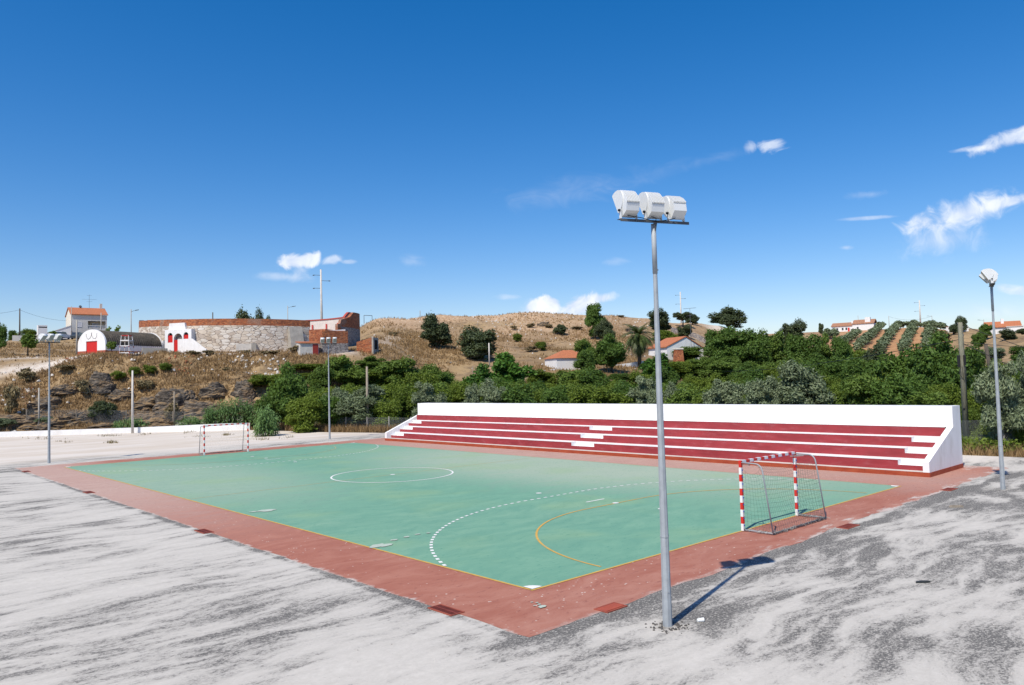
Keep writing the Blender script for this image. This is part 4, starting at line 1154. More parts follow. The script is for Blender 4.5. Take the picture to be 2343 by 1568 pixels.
# wooden pole with splice boxes, right of the stand
wp = np.array([39.0, 3.35, float(zt(39.0, 3.35))])
hD = math.hypot(wp[0] - CAM[0], wp[1] - CAM[1]); wh = at(2218, 737, hD)[2] - wp[2]
wo_ = thing('utility_pole', wp, 'mossy wooden utility pole with black splice boxes right of the stand', 'pole', view_rz(wp))
MOSS = M('mossy_wood', (.26, .25, .18), .95, .3, 3.0, .4, stretch=(3, 3, .5))
MB().tube([(0, 0, -.3), (0, 0, wh - .3), (0, 0, wh)], [.185, .145, .12], 10).build('pole', MOSS, wo_)
MB().bbox((-.26, -.22, wh - 2.65), (-.10, -.10, wh - 1.95), .02).build('splice_box', BLACK, wo_)
MB().bbox((.06, -.2, wh - 2.55), (.20, -.08, wh - 1.95), .02).build('splice_box', BLACK, wo_)
MB().bbox((-.09, -.19, wh - 5.2), (.02, -.13, wh - 5.08), .01).build('meter_box', BLACK, wo_)
for z, x in ((wh - .1, -.14), (wh - .35, .14), (wh - .8, .13)):
    MB().tube([(0, 0, z - .1), (x, -.05, z), (x, -.05, z + .1)], .03, 6).build('hook', GALV_D, wo_)
mb = MB()
for k in range(5):
    x = -.2 + .09 * k
    mb.tube([(x, -.2, wh - 2.62), (x + .03, -.22, wh - 3.1 - .1 * k), (.0, -.17, wh - 3.4), (.02, -.165, wh - 3.0)], .012, 4)
mb.build('cable_loops', BLACK, wo_)
# a second leaning pole behind it
sp_ = np.array([43.6, 3.0, float(zt(43.6, 3.0))])
o = thing('utility_pole', sp_, 'weathered strut pole leaning close behind the mossy utility pole', 'pole', view_rz(sp_))
MB().tube([(.30, 0, -.3), (-.35, -1.2, 6.2)], [.14, .10], 8).build('pole', WOOD_D, o)
def cable(p, q, sag, r, label, n=24, mat=CABLE):
    p = Vector(p); q = Vector(q); pts = []
    for i in range(n + 1):
        f = i / n; v = p.lerp(q, f); v.z -= 4 * sag * f * (1 - f); pts.append(v)
    mb = MB(); mb.tube(pts, r, 5); o = mb.build('cable', mat); return tag(o, label, 'cable')
def top(key, dz=.3): p, h = PT[key]; return (p[0], p[1], p[2] + h - dz)
wtop = (wp[0], wp[1], wp[2] + wh)
Rv = np.array([_r[0], _r[1]])
e1 = at(2700, 905, 50); e2 = at(2650, 985, 49); e3 = at(2650, 800, 55)
cable((wtop[0], wtop[1], wtop[2] - .12), e1, .15, .018, 'upper black cable slanting down from the mossy pole to the right edge')
cable((wtop[0], wtop[1], wtop[2] - 1.2), e2, .1, .02, 'lowest black cable running down right from the mossy pole')
cable((wtop[0], wtop[1], wtop[2] - 1.15), e3, .2, .014, 'thin level cable running right from the mossy pole')
l1 = at(1560, 842, 150)
cable((wtop[0], wtop[1], wtop[2] - 1.0), l1, 1.2, .022, 'thin cable crossing the green trees left of the mossy pole')
cable(top('p88', .15), top('p307', 2.2), .25, .016, 'cable from the slope pole to the pole at the white wall')
cable(top('p307', 2.2), tuple(at(700, 828, 98)), .6, .018, 'cable crossing the brown slope right of the wall pole')
cable(tuple(at(-60, 935, 101)), top('p88', .15), .3, .016, 'cable at the left edge meeting the slope pole')
cable(top('p45'), tuple(at(152, 734, 190)), .5, .02, 'cable from the far left pole to the tall house')
cable(top('p45'), tuple(at(-80, 722, 168)), .3, .02, 'cable from the far left pole out of the picture')
cable(top('p1120', .2), tuple(at(1320, 772, 150)), 1.2, .02, 'cable over the brown hillside right of the pale pole')
cable(top('p1120', 1.5), tuple(at(880, 829, 105)), 1.0, .02, 'cable over the green bank left of the pale pole')
cable(top('p2110'), top('p2135'), 1.6, .03, 'cable sagging over the olive grove crest')

# ------------------------------------------------------------------ buildings on the left bank
def V2(x, y): return (x, y)
def window(parent, x0, x1, z0, z1, y, mat_pane=GLASS_D, frame=WHITE, face=-1):
    "in a wall facing local -y (face=-1) at plane y"
    mb = MB(); w = .06
    for lo, hi in (((x0 - w, y - .06, z0 - w), (x1 + w, y + .02, z0)), ((x0 - w, y - .04, z1), (x1 + w, y + .02, z1 + w)), ((x0 - w, y - .04, z0), (x0, y + .02, z1)), ((x1, y - .04, z0), (x1 + w, y + .02, z1))):
        mb.box(lo, hi)
    f = mb.build('window', frame, parent)
    mb = MB(); mb.box((x0, y - .02, z0), (x1, y + .01, z1)); mb.build('pane', mat_pane, f)
    return f
# tall house with balcony
hp = gp(204, 195)
H1 = thing('balcony_house', (hp[0], hp[1], hp[2] - .3), 'two storey grey and white house with orange roof and balcony', 'house', view_rz(hp) + R_(9))
hw_, hd = 3.55, 7.5; eh = 5.7; ph = 7.5
wb = MB()
# front wall in pieces round the balcony recess
bx0, bx1, bz0, bz1 = -.25, 3.3, 2.55, 4.4
wb.box((-hw_, 0, 0), (hw_, .25, bz0)); wb.box((-hw_, 0, bz0), (bx0, .25, bz1)); wb.box((bx1, 0, bz0), (hw_, .25, bz1)); wb.box((-hw_, 0, bz1), (hw_, .25, eh))
wb.box((hw_ - .25, .25, 0), (hw_, hd - .25, eh)); wb.box((-hw_, hd - .25, 0), (hw_, hd, eh))
wb.build('front_wall', GREYWHITE, H1)
MB().prism([(0.25, 0), (hd - .25, 0), (hd - .25, eh), (hd / 2, ph - .25), (0.25, eh)], -hw_ + .001, -hw_ + .25, 'x').build('gable_wall', M('cream_gable', (.74, .70, .60), .85, .05), H1)
mb = MB(); mb.box((bx0, .26, bz0 - .15), (bx1, 1.8, bz0)); mb.box((bx0 - .1, 1.8, bz0), (bx1 + .1, 1.95, bz1)); mb.build('balcony_recess', M('cream_render', (.70, .64, .5), .85, .05), H1)
window(H1, .9, 2.0, bz0 + .05, bz1 - .3, 1.79, SHUT)
bal = MB(); bal.box((bx0, .02, bz0 + .75), (bx1, .2, bz0 + .86)); bal.box((bx0, .02, bz0 + .01), (bx1, .2, bz0 + .08))
for i in range(15):
    x = bx0 + .12 + i * (bx1 - bx0 - .24) / 14
    bal.tube([(x, .11, bz0 + .08), (x, .11, bz0 + .25), (x, .11, bz0 + .55), (x, .11, bz0 + .75)], [.04, .075, .035, .05], 6)
bal.build('balustrade', WHITE, H1)
for x in (.5, 1.9, 3.0): MB().tube([(x, -.02, bz1 + .02), (x, -.1, bz1 + .02)], .06, 6).build('wall_light', GALV_D, H1)
roof = MB(); roof.prism([(-.25, eh + .02), (hd / 2, ph), (hd + .25, eh + .02), (hd + .25, eh + .18), (hd / 2, ph + .18), (-.25, eh + .18)], -hw_ - .15, hw_ + .2, 'x')
rf = roof.build('roof', TILE_RED, H1)
MB().box((2.7, hd / 2 - .3, ph - .4), (3.2, hd / 2 + .3, ph + 1.2)).build('chimney', CONC_L, rf)
window(H1, -2.5, -1.5, 3.1, 4.1, -.001, SHUT); window(H1, -2.6, -1.2, .2, 1.7, -.001, GLASS_D, CONC)
an = MB(); an.tube([(.6, hd / 2, ph), (.6, hd / 2, ph + 3.2)], .03, 5)
for z, w in ((3.0, .5), (2.1, 1.5), (1.6, .6)): an.tube([(.6 - w, hd / 2, ph + z), (.6 + w, hd / 2, ph + z + .05)], .022, 4)
an.build('antenna', GALV_D, H1)
dm = MB(); dm.tube([(-1.2, hd / 2, ph + .1), (-1.2, hd / 2 - .1, ph + .4), (-1.2, hd / 2 - .15, ph + .42)], [.04, .3, .32], 10); dm.build('satellite_dish', GALV_D, H1)
# side annexe with sloping parapet, and its chimney block
wg = gp(126, 190)
A1 = thing('garden_annexe', (wg[0], wg[1], wg[2] - .4), 'low white annexe with a sloping top left of the tall house', 'outbuilding', view_rz(wg) + R_(5))
MB().prism([(-3.2, 0), (3.0, 0), (3.0, 3.5), (1.2, 2.8), (-.6, 2.1), (-1.8, 1.75), (-3.2, 1.5)], 0, 5, 'y').build('wall', WHITE_WALL, A1)
MB().prism([(-3.3, 1.49), (-1.8, 1.76), (-.6, 2.11), (1.2, 2.81), (3.0, 3.51), (3.0, 3.62), (1.2, 2.92), (-.6, 2.22), (-1.8, 1.87), (-3.3, 1.6)], -.08, 5.08, 'y').build('coping', WHITE, A1)
cg = gp(97.5, 188)
A2 = thing('chimney_block', (cg[0], cg[1], cg[2] - .3), 'square white chimney tower with a dark smoke slot', 'chimney', view_rz(cg) + R_(8))
ch = MB(); ch.box((-.85, 0, 0), (.85, 1.4, 2.95)); ch.box((-.85, 0, 3.2), (.85, 1.4, 3.5)); ch.box((-.85, .0, 2.95), (-.70, 1.4, 3.2)); ch.build('stack', WHITE, A2)
MB().box((-.69, .12, 2.951), (.83, 1.3, 3.199)).build('smoke_slot', DARK, A2)
# garden wall far left
pts = [gp(u, 186) for u in (28, 62, 88)]
wall_run('garden_wall', [tuple(p) for p in pts], 1.15, .2, GREYWHITE, 'low grey wall left of the white chimney tower', 'wall')

# parked cars by the house
CARB = M('dark_blue_car_paint', (.03, .045, .06), .3, .1, spec=.6); CARW = M('white_car_paint', (.7, .7, .7), .3, .03, spec=.6); TYRE = M('tyre_rubber', (.015, .015, .015), .9, .1)
def car(u, D, rz, paint, label):
    p = gp(u, D); o = thing('parked_car', p, label, 'car', view_rz(p) + rz, 'cars parked by the tall house')
    body = [(-2.0, .28), (2.0, .28), (2.05, .62), (1.9, .85), (.95, .95), (-1.75, .98), (-2.03, .7)]
    MB().prism(body, -.8, .8, 'y').build('body', paint, o)
    MB().prism([(-1.7, .98), (.9, .951), (.35, 1.42), (-1.15, 1.44)], -.7, .7, 'y').build('cabin', GLASS_D, o)
    MB().prism([(-1.12, 1.441), (.33, 1.421), (.28, 1.47), (-1.05, 1.49)], -.68, .68, 'y').build('roof', paint, o)
    for x in (-1.25, 1.3):
        for y in (-.8, .62): MB().tube([(x, y, .3), (x, y + .18, .3)], .3, 14).build('wheel', TYRE, o)
car(179, 182, R_(70), CARB, 'dark car parked under the tall house')
car(141, 184, R_(62), CARW, 'white car parked before the sloping white annexe')

# barrel-roofed shed
bp = gp(243, 119)
SH = thing('barrel_roof_shed', (bp[0], bp[1], bp[2] + .0), 'long white shed with dark corrugated barrel roof and red door', 'shed', view_rz(bp) - R_(51))
# local: gable wall in plane y=0, right lower corner at x=0; shed runs to +y, gable spans x from -2w to 0
w2 = 2.72; LEN = 9.6; cxs = -w2; sz = 1.3; apx = 3.5
arc = [(cxs + w2 * math.cos(a), sz + (apx - sz) * math.sin(a)) for a in np.linspace(0, math.pi, 25)]
gout = [(0, -.3), ] + arc + [(-2 * w2, -.3)]
door = [(cxs - 1.35, 2.25), (cxs + 1.25, 2.3)]
# gable with a door opening: left, right and upper pieces
def clip(poly, x0, x1, z0, z1):
    def cut(P, f, g):
        out = []
        for i in range(len(P)):
            a, b_ = P[i], P[(i + 1) % len(P)]; fa, fb = f(a), f(b_)
            if fa >= 0: out.append(a)
            if fa * fb < 0:
                t_ = fa / (fa - fb); out.append((a[0] + (b_[0] - a[0]) * t_, a[1] + (b_[1] - a[1]) * t_))
        return out
    P = cut(poly, lambda q: q[0] - x0, 0); P = cut(P, lambda q: x1 - q[0], 0); P = cut(P, lambda q: q[1] - z0, 0); return cut(P, lambda q: z1 - q[1], 0)
dx0, dx1, dz = cxs - 1.06, cxs + 1.1, 1.88
mb = MB()
for q in ((-99, dx0, .55, 99), (dx1, 99, .55, 99), (dx0, dx1, dz, 99)): mb.prism(clip(gout, *q), -.12, .12, 'y')
mb.build('gable_wall', WHITE, SH)
SKM = M('brick_red_skirting', (.38, .10, .06), .8, .15)
for q in ((-99, dx0, -.3, .55), (dx1, 99, -.3, .55)): MB().prism(clip(gout, *q), -.13, .12, 'y').build('skirting', SKM, SH)
MB().box((dx0, -.02, -.2), (dx1, .06, dz)).build('door', DOOR_RED, SH)
mb = MB(); mb.box((-.18, .12, .5), (.0, LEN, sz)); mb.build('side_wall', WHITE_WALL, SH)
MB().box((-.18, .12, -.4), (.012, LEN, .5)).build('skirting', RED_DARK, SH)
MB().box((-2 * w2, .12, -.4), (-2 * w2 + .18, LEN, sz)).build('side_wall', WHITE_WALL, SH)
# corrugated vault
nv = 300; V = []; ys = np.linspace(.13, LEN, nv)
an_ = np.linspace(-.06, math.pi + .06, 40)
for y in ys:
    k = .035 * math.sin(y / .17 * 2 * math.pi * .5)
    for a in an_: V.append((cxs + (w2 - .02 + k) * math.cos(a), y, sz + (apx - .10 - sz + k) * math.sin(a)))
na_ = len(an_); F = [(i * na_ + j, i * na_ + j + 1, (i + 1) * na_ + j + 1, (i + 1) * na_ + j) for i in range(nv - 1) for j in range(na_ - 1)]
me = np_mesh('vault_roof', np.array(V), np.array(F), CORR, True); link(bpy.data.objects.new('vault_roof', me), SH)
MB().prism(arc + [(-2 * w2, -.3), (0, -.3)], LEN - .2, LEN - .03, 'y').build('end_wall', WHITE_WALL, SH)
# line emblem on the gable
em = MB()
cxe, cze = cxs + .02, 2.45
for s in (-1, 1):
    em.tube([(cxe + s * 1.05, -.135, cze + .5), (cxe + s * 1.0, -.135, cze + .08), (cxe + s * .82, -.135, cze - .18), (cxe + s * .6, -.135, cze - .26), (cxe + s * .32, -.135, cze - .16), (cxe + s * .1, -.135, cze + .1), (cxe, -.135, cze + .25)], .022, 5)
em.tube([(cxe + .02, -.135, cze + .25), (cxe + .02, -.135, cze + .62)], .04, 5)
em.build('emblem', M('dark_emblem_paint', (.10, .10, .11), .8, .1), SH)
# lean-to white wall between shed and gate
mb = MB(); mb.box((-.16, LEN + .02, -.4), (.0, LEN + 2.6, 2.2)); mb.build('annexe_wall', WHITE_WALL, SH)
MB().box((.0, LEN + .5, -.2), (.04, LEN + 1.25, 1.25)).build('annexe_door', RED_DARK, SH)
# wooden lookout stand
tp = gp(290, 114.5)
TW = thing('lookout_stand', tp, 'tall white and red wooden lookout stand before the barrel roof', 'stand', view_rz(tp) + R_(-28))
TWW = M('white_timber', (.74, .72, .70), .7, .06); TWR = M('red_timber', (.38, .03, .03), .7, .1)
bh = 2.8
def lerp2(z): f = z / bh; return .70 * (1 - f) + .47 * f
for sx_ in (-1, 1):
    for sy_ in (-1, 1):
        mb = MB()
        zs = [-.1, .5, .68, 1.2, 1.4, 2.05, 2.15, bh]
        for i in range(len(zs) - 1):
            a, c_ = zs[i], zs[i + 1]
            mb.tube([(sx_ * lerp2(a), sy_ * lerp2(a), a), (sx_ * lerp2(c_), sy_ * lerp2(c_), c_)], .05, 4, 1 if i in (0, 1, 3) else 0, smooth=False)
        mb.build('leg', [TWW, TWR], TW)
mb = MB(); q = lerp2(2.1) + .06; mb.box((-q, -q, 2.06), (q, q, 2.2)); mb.build('platform', TWW, TW)
for z, mt in ((.5, TWW), (1.42, TWW), (bh, TWR)):
    q = lerp2(z); mb = MB()
    for s in (-1, 1):
        mb.box((-q, s * q - .035, z - .05), (q, s * q + .035, z + .05)); mb.box((s * q - .035, -q + .04, z - .049), (s * q + .035, q - .04, z + .051))
    mb.build('rail', mt, TW)
mb = MB()
for z in (.4, .7, 1.0, 1.3, 1.6, 1.9): mb.box((lerp2(z) - .02, -.3, z), (lerp2(z) + .03, .3, z + .05))
mb.build('ladder', TWW, TW)

# ------------------------------------------------------------------ bullring
RC = None
cd_ = hdir(580.7) * 138 + CAM[:2]
rz0 = 9.8
BR = thing('bullring', (cd_[0], cd_[1], rz0 - .05), 'round rubble stone bullring with brick parapet on the left bank', 'bullring', view_rz((cd_[0], cd_[1])))
def rp(phi, r): return (r * math.sin(phi), -r * math.cos(phi))
def ring_wall(name, ph0, ph1, r0, r1, zlo, zhi, mats, parent, n=None, midx=(0, 0)):
    n = n or max(4, int(abs(ph1 - ph0) / R_(2)))
    V = []; F = []
    for i in range(n + 1):
        f = ph0 + (ph1 - ph0) * i / n
        a, b_ = rp(f, r1), rp(f, r0)
        zl = zlo(f) if callable(zlo) else zlo; zh = zhi(f) if callable(zhi) else zhi
        V += [(a[0], a[1], zl), (a[0], a[1], zh), (b_[0], b_[1], zh), (b_[0], b_[1], zl)]
    mb = MB(); mb.add(V, [])
    o = 0
    for i in range(n):
        k = 4 * i
        mb.f += [(k, k + 1, k + 5, k + 4), (k + 1, k + 2, k + 6, k + 5), (k + 2, k + 3, k + 7, k + 6), (k + 3, k, k + 4, k + 7)]
        mb.m += [0, 0, midx[1], 0]; mb.sm += [False] * 4
    mb.f += [(0, 1, 2, 3), (4 * n, 4 * n + 1, 4 * n + 2, 4 * n + 3)]; mb.m += [0, 0]; mb.sm += [False] * 2
    return mb.build(name, mats, parent)
d2r = R_
RO = 17.7
def zfront(f): # top of the front parapet
    return float(np.interp(math.degrees(f), [-90, -60, -32, 0, 30.5], [5.9, 5.5, 5.15, 5.0, 4.9]))
def zstone(f): return zfront(f) - 1.0
ring_wall('stone_wall', d2r(-88), d2r(27.5), RO - .9, RO, -.6, zstone, STONE, BR, 90)
ring_wall('brick_parapet', d2r(-88), d2r(27.7), RO - .35, RO - .02, lambda f: zstone(f) + .003, zfront, BRICK, BR, 70)
def zright(f): return float(np.interp(math.degrees(f), [45, 48.9, 49, 58, 63, 90, 180, 272], [4.6, 4.7, 5.4, 6.0, 6.9, 7.2, 7.35, 6.2]))
ring_wall('stone_wall', d2r(49), d2r(110), RO - .9, RO, -.6, 4.25, STONE_D, BR, 40)
ring_wall('brick_parapet', d2r(46), d2r(110), RO - .5, RO - .02, lambda f: 4.253 if f > d2r(49.2) else 3.6, zright, BRICK, BR, 60)
ring_wall('back_wall', d2r(110), d2r(272), RO - .6, RO, -.6, zright, STONE_D, BR, 60)
INW = M('whitewashed_inner_wall', (.68, .62, .57), .85, .08, 1.0, dirt=(.5, .40, .36), dirt_amt=.4)
ring_wall('inner_wall', d2r(58), d2r(265), RO - 1.2, RO - .95, -.3, lambda f: zright(f) - .12, INW, BR, 70)
ring_wall('rim', d2r(58), d2r(265), RO - 1.3, RO - .9, lambda f: zright(f) - .117, lambda f: zright(f) + .1, M('red_rim', (.42, .08, .06), .7, .1), BR, 70)
for ph in (70, 80, 92, 104, 116, 128, 140, 152, 164, 176):
    f = d2r(ph); a = rp(f, RO - 1.36); z = zright(f)
    MB().tube([(a[0], a[1], -.2), (a[0], a[1], z - .9)], .15, 8).build('red_post', M('red_post_paint', (.40, .05, .045), .6, .1) if ph == 70 else bpy.data.materials['red_post_paint'], BR)
ring_wall('arena_floor', d2r(-180), d2r(180), .02, RO - 1.4, -.12, -.06, M('arena_sand', (.45, .36, .25), .95, .1), BR, 60)
# concrete buttress
f = d2r(19); a = rp(f, RO)
Mx = Matrix.Translation((a[0], a[1], 0)) @ Matrix.Rotation(f, 4, 'Z')
mb = MB(); mb.prism([(.1, -.6), (-1.6, -.6), (-.5, 3.8), (.1, 3.8)], -.95, 1.1, 'x'); mb.v = [tuple(Mx @ Vector(p)) for p in mb.v]; mb.build('buttress', CONC, BR)
# small grey hatch and pier at the wall's foot
for ang, w, h, dpt, nm in ((-4.5, 1.15, 1.3, .35, 'grey_hatch'), (-.2, .35, 1.35, .5, 'pier')):
    f = d2r(ang); a = rp(f, RO); Mx = Matrix.Translation((a[0], a[1], 0)) @ Matrix.Rotation(f, 4, 'Z')
    mb = MB(); mb.box((-w, -dpt, -.5), (w, .1, h)); mb.v = [tuple(Mx @ Vector(p)) for p in mb.v]; mb.build(nm, CONC_L if nm == 'grey_hatch' else CONC, BR)
# white gate with arch, side arches and stair
f = d2r(-35.5); a = rp(f, RO)
GT = thing('bullring_gate', tuple(BR.matrix_basis @ Vector((a[0], a[1], 0))), 'white arched gate of the bullring with red doors', 'gate', BR.rotation_euler.z + f)
def arch_pts(cx, hw, spring, n=12): return [(cx + hw * math.cos(t_), spring + hw * math.sin(t_)) for t_ in np.linspace(0, math.pi, n)]
GT.scale = (.8, .85, .9)
GW, GHH = 2.95, 4.05; dg = -.75
ops = [(-1.75, .55, 1.95, 3.0), (0, .95, -.4, 2.45), (1.75, .55, 1.95, 3.0)]
def face_with_openings(mb, y):
    xs = [-GW, -1.75 - .55, -1.75 + .55, -.95, .95, 1.75 - .55, 1.75 + .55, GW]
    for i in range(0, 8, 2): mb.add([(xs[i], y, -.5), (xs[i + 1], y, -.5), (xs[i + 1], y, GHH), (xs[i], y, GHH)], [(0, 1, 2, 3)])
    for cx_, hw__, z0, sp in ops:
        A = arch_pts(cx_, hw__, sp)
        for i in range(len(A) - 1):
            p0, p1 = A[i], A[i + 1]; mb.add([(p0[0], y, p0[1]), (p1[0], y, p1[1]), (p1[0], y, GHH), (p0[0], y, GHH)], [(0, 1, 2, 3)])
        if z0 > 0: mb.add([(cx_ - hw__, y, -.5), (cx_ + hw__, y, -.5), (cx_ + hw__, y, z0), (cx_ - hw__, y, z0)], [(0, 1, 2, 3)])
        rim = [(cx_ + hw__, z0)] + A + [(cx_ - hw__, z0)]
        for i in range(len(rim) - 1):
            p0, p1 = rim[i], rim[i + 1]; mb.add([(p0[0], y, p0[1]), (p1[0], y, p1[1]), (p1[0], y + .5, p1[1]), (p0[0], y + .5, p0[1])], [(0, 1, 2, 3)])
mb = MB(); face_with_openings(mb, dg)
mb.add([(-GW, dg, GHH), (GW, dg, GHH), (GW, .6, GHH), (-GW, .6, GHH)], [(0, 1, 2, 3)])
for s in (-1, 1): mb.add([(s * GW, dg, -.5), (s * GW, .6, -.5), (s * GW, .6, GHH), (s * GW, dg, GHH)], [(0, 1, 2, 3)])
mb.build('gate_wall', WHITE, GT)
MB().prism([(-2.5, GHH + .003), (1.3, GHH + .003), (1.1, 5.15), (-2.3, 5.15)], -.35, .3, 'y').build('pediment', WHITE, GT)
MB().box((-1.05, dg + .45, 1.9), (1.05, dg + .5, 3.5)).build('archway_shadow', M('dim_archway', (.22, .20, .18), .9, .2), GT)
for cx_, hw__, z0, sp in (ops[0], ops[2]):
    MB().box((cx_ - hw__, dg + .12, z0 - .02), (cx_ + hw__, dg + .17, sp + .12)).build('shutter', DOOR_RED, GT)
    MB().box((cx_ - hw__ - .02, dg + .3, z0), (cx_ + hw__ + .02, dg + .34, sp + hw__)).build('niche_back', DARK, GT)
MB().box((-.95, dg + .1, -.3), (.02, dg + .18, 2.35)).build('door_leaf', DOOR_RED, GT)
MB().box((.02, dg + .3, -.3), (.97, dg + .36, 2.35)).build('door_leaf', DOOR_RED, GT)
MB().prism([(1.05, -.5), (7.2, -.5), (7.2, .55), (6.7, .75), (4.1, 2.35), (1.05, 2.35)], dg - 1.25, dg - 1.0, 'y').build('stair_parapet', WHITE, GT)
st = MB()
for i in range(8): st.box((6.6 - i * .42, dg - 1.0, -.5), (6.6 - i * .42 + .42, dg - .02, .2 + i * .24))
st.build('steps', CONC_L, GT)
MB().box((.4, dg - 1.6, -.3), (-.9, dg - 1.25, .12)).build('doorstep', CONC, GT)
# brick and stone outbuildings at the ring's right foot
def px_box(name, u0, u1, D, vt, depth, rz, label, cat, zoff=-.3):
    p = gp((u0 + u1) / 2, D); w = (u1 - u0) / FPX * D / (1 + (((u0 + u1) / 2 - 1171) / FPX) ** 2); h = at((u0 + u1) / 2, vt, D)[2] - p[2]
    o = thing(name, (p[0], p[1], p[2] + zoff), label, cat, view_rz(p) + rz); return o, w / 2, h - zoff
o, w, h = px_box('brick_shed', 736, 799, 112, 757, 3, R_(20), 'brick and stone shed with a white slab roof at the bullring', 'shed')
mb = MB(); mb.box((-w, 0, 0), (w, 3.2, 1.75)); mb.build('stone_base', STONE_D, o)
mb = MB(); mb.box((-w + .02, .02, 1.752), (w - .02, 3.18, h)); mb.build('brick_wall', BRICK, o)
MB().prism([(-w * .3, h + .003), (w + .05, h + .003), (w + .05, h + .32), (-w * .3, h + .10)], 1.2, 3.1, 'y').build('roof_slab', WHITE, o)
o, w, h = px_box('brick_block', 705, 741, 113.5, 754, 3, R_(-28), 'bright orange brick block beside the brick and stone shed', 'shed')
mb = MB(); mb.box((-w, 0, 0), (w + .4, 2.5, h)); mb.build('brick_wall', BRICK, o)
o, w, h = px_box('lean_to', 686, 730, 110.5, 786, 3, R_(16), 'small rendered lean-to with an orange roof and red door', 'shed')
MB().box((-w, 0, 0), (w, 2.0, h)).build('wall', CONC_L, o)
MB().prism([(-.15, h), (2.1, h + .25), (2.1, h + .38), (-.15, h + .12)], -w - .1, w + .1, 'x').build('roof', TILE_RED, o)
MB().box((w * .35, -.05, .1), (w * .95, -.001, h - .1)).build('door', M('oxide_red_door', (.30, .04, .03), .6, .1), o)
o, w, h = px_box('brick_hut', 814, 852, 114, 773, 3, R_(-24), 'small roofless brick hut right of the bullring', 'hut')
MB().prism([(-w, 0), (w, 0), (w, h), (-w, h * .75)], .0, .25, 'y').build('brick_wall', BRICK, o)
mb = MB(); mb.box((w, .0, 0), (w + .25, 1.9, h)); mb.box((-w, 1.7, 0), (w, 1.9, h * .8)); mb.build('side_wall', CONC, o)
MB().box((w + .25, .5, .7), (w + .28, 1.5, h - .35)).build('doorway', DARK, o)
# low house behind the shed
hp = gp(322, 150)
H2 = thing('tiled_cottage', (hp[0], hp[1], hp[2] - .6), 'low white cottage with orange roof and chimney behind the bullring wall', 'house', view_rz(hp) + R_(28))
H2.scale = (.8, .8, .8)
MB().prism([(-3.3, 0), (3.4, 0), (3.4, 3.7), (.8, 4.9), (-3.3, 2.6)], 0, 7, 'y').build('wall', WHITE_WALL, H2)
rf = MB().prism([(-3.6, 2.45), (.8, 4.93), (3.7, 3.6), (3.7, 3.75), (.8, 5.12), (-3.6, 2.62)], -.2, 7.2, 'y').build('roof', TILE_RED, H2)
MB().box((-2.2, 1.0, 3.0), (-1.35, 1.9, 6.1)).build('chimney', WHITE_WALL, rf)
mb = MB(); mb.box((-.9, 2.6, 3.9), (.2, 3.6, 5.2)); mb.box((-1.0, 2.5, 5.2), (.3, 3.7, 5.35)); mb.build('chimney', TILE_OLD, rf)

# ------------------------------------------------------------------ mid-distance houses on the far bank
def sq(u): return 1 + ((u - 1171) / FPX) ** 2
hp = at(1296, 853, 125); 
HA = thing('white_cottage', (hp[0], hp[1], hp[2] - .6), 'small white cottage with an orange hipped roof half hidden by trees', 'house', view_rz(hp) + R_(24))
MB().box((-1.7, 0, -2.0), (4.2, 5, 3.0)).build('wall', WHITE_WALL, HA)
mb = MB(); ov = .2
mb.add([(-1.7 - ov, -ov, 2.98), (4.2 + ov, -ov, 2.98), (4.2 + ov, 5 + ov, 2.98), (-1.7 - ov, 5 + ov, 2.98), (.5, 2.5, 4.35), (2.2, 2.5, 4.35)], [(0, 1, 5, 4), (1, 2, 5), (2, 3, 4, 5), (3, 0, 4), (0, 3, 2, 1)])
mb.build('roof', TILE_RED, HA)
hp = at(1526, 822, 148)
HB = thing('gabled_house', (hp[0], hp[1], hp[2] - .6), 'white gabled house with orange roof above the trees behind the nearest mast', 'house', view_rz(hp) + R_(34))
# corner at x=0: gable runs to +x in plane y=0
MB().prism([(0, -2.0), (8.4, -2.0), (8.4, 2.5), (4.4, 4.75), (0, 2.9)], 0, 6.4, 'y').build('wall', WHITE_WALL, HB)
MB().prism([(-.25, 2.8), (4.4, 4.78), (8.7, 2.38), (8.7, 2.52), (4.4, 4.96), (-.25, 2.96)], -.12, 6.6, 'y').build('roof', TILE_RED, HB)
window(HB, 3.9, 4.5, .6, 1.5, -.001, GLASS_D)
cb_ = gp(1552, 143); cz = at(1552, 815, 143)
BO = thing('brick_chimney', (cb_[0], cb_[1], cz[2] - 2.2), 'small red brick outdoor chimney before the white gable', 'chimney', view_rz(cb_))
MB().prism([(-1.1, 0), (1.1, 0), (.85, 3.4), (-.75, 3.4)], 0, 1.2, 'y').build('stack', BRICK, BO)
MB().bbox((-.95, -.1, 3.4), (1.0, 1.3, 3.65), .05).build('cap', CONC_L, BO)
o, p, h = pole('tv_antenna', 1581, 150, 705, .05, .03, GALV_D, 'tall thin aerial rising beside the white gabled house', (), 'antenna', (at(1581, 800, 150)[0], at(1581, 800, 150)[1], at(1581, 800, 150)[2] - 3))
for z, w in ((.1, 1.2), (1.5, .7)): MB().tube([(-w, 0, h - z), (w, 0, h - z + .1)], .04, 4).build('element', GALV_D, o)
wall_run('garden_wall', [tuple(at(u, v, D) - np.array([0, 0, .9])) for u, v, D in ((1386, 838, 132), (1440, 831, 134), (1484, 824, 136))], .9, .3, WHITE_WALL, 'white garden wall under the palm tree', 'wall')
wall_run('garden_wall', [tuple(at(u, v, D) - np.array([0, 0, .8])) for u, v, D in ((1222, 850.5, 121), (1250, 847, 123), (1273, 843.5, 124))], .8, .3, WHITE_WALL, 'low white garden wall left of the small white cottage', 'wall')
pts = [gp(u, 200) for u in (1535, 1560, 1590, 1630, 1665)]
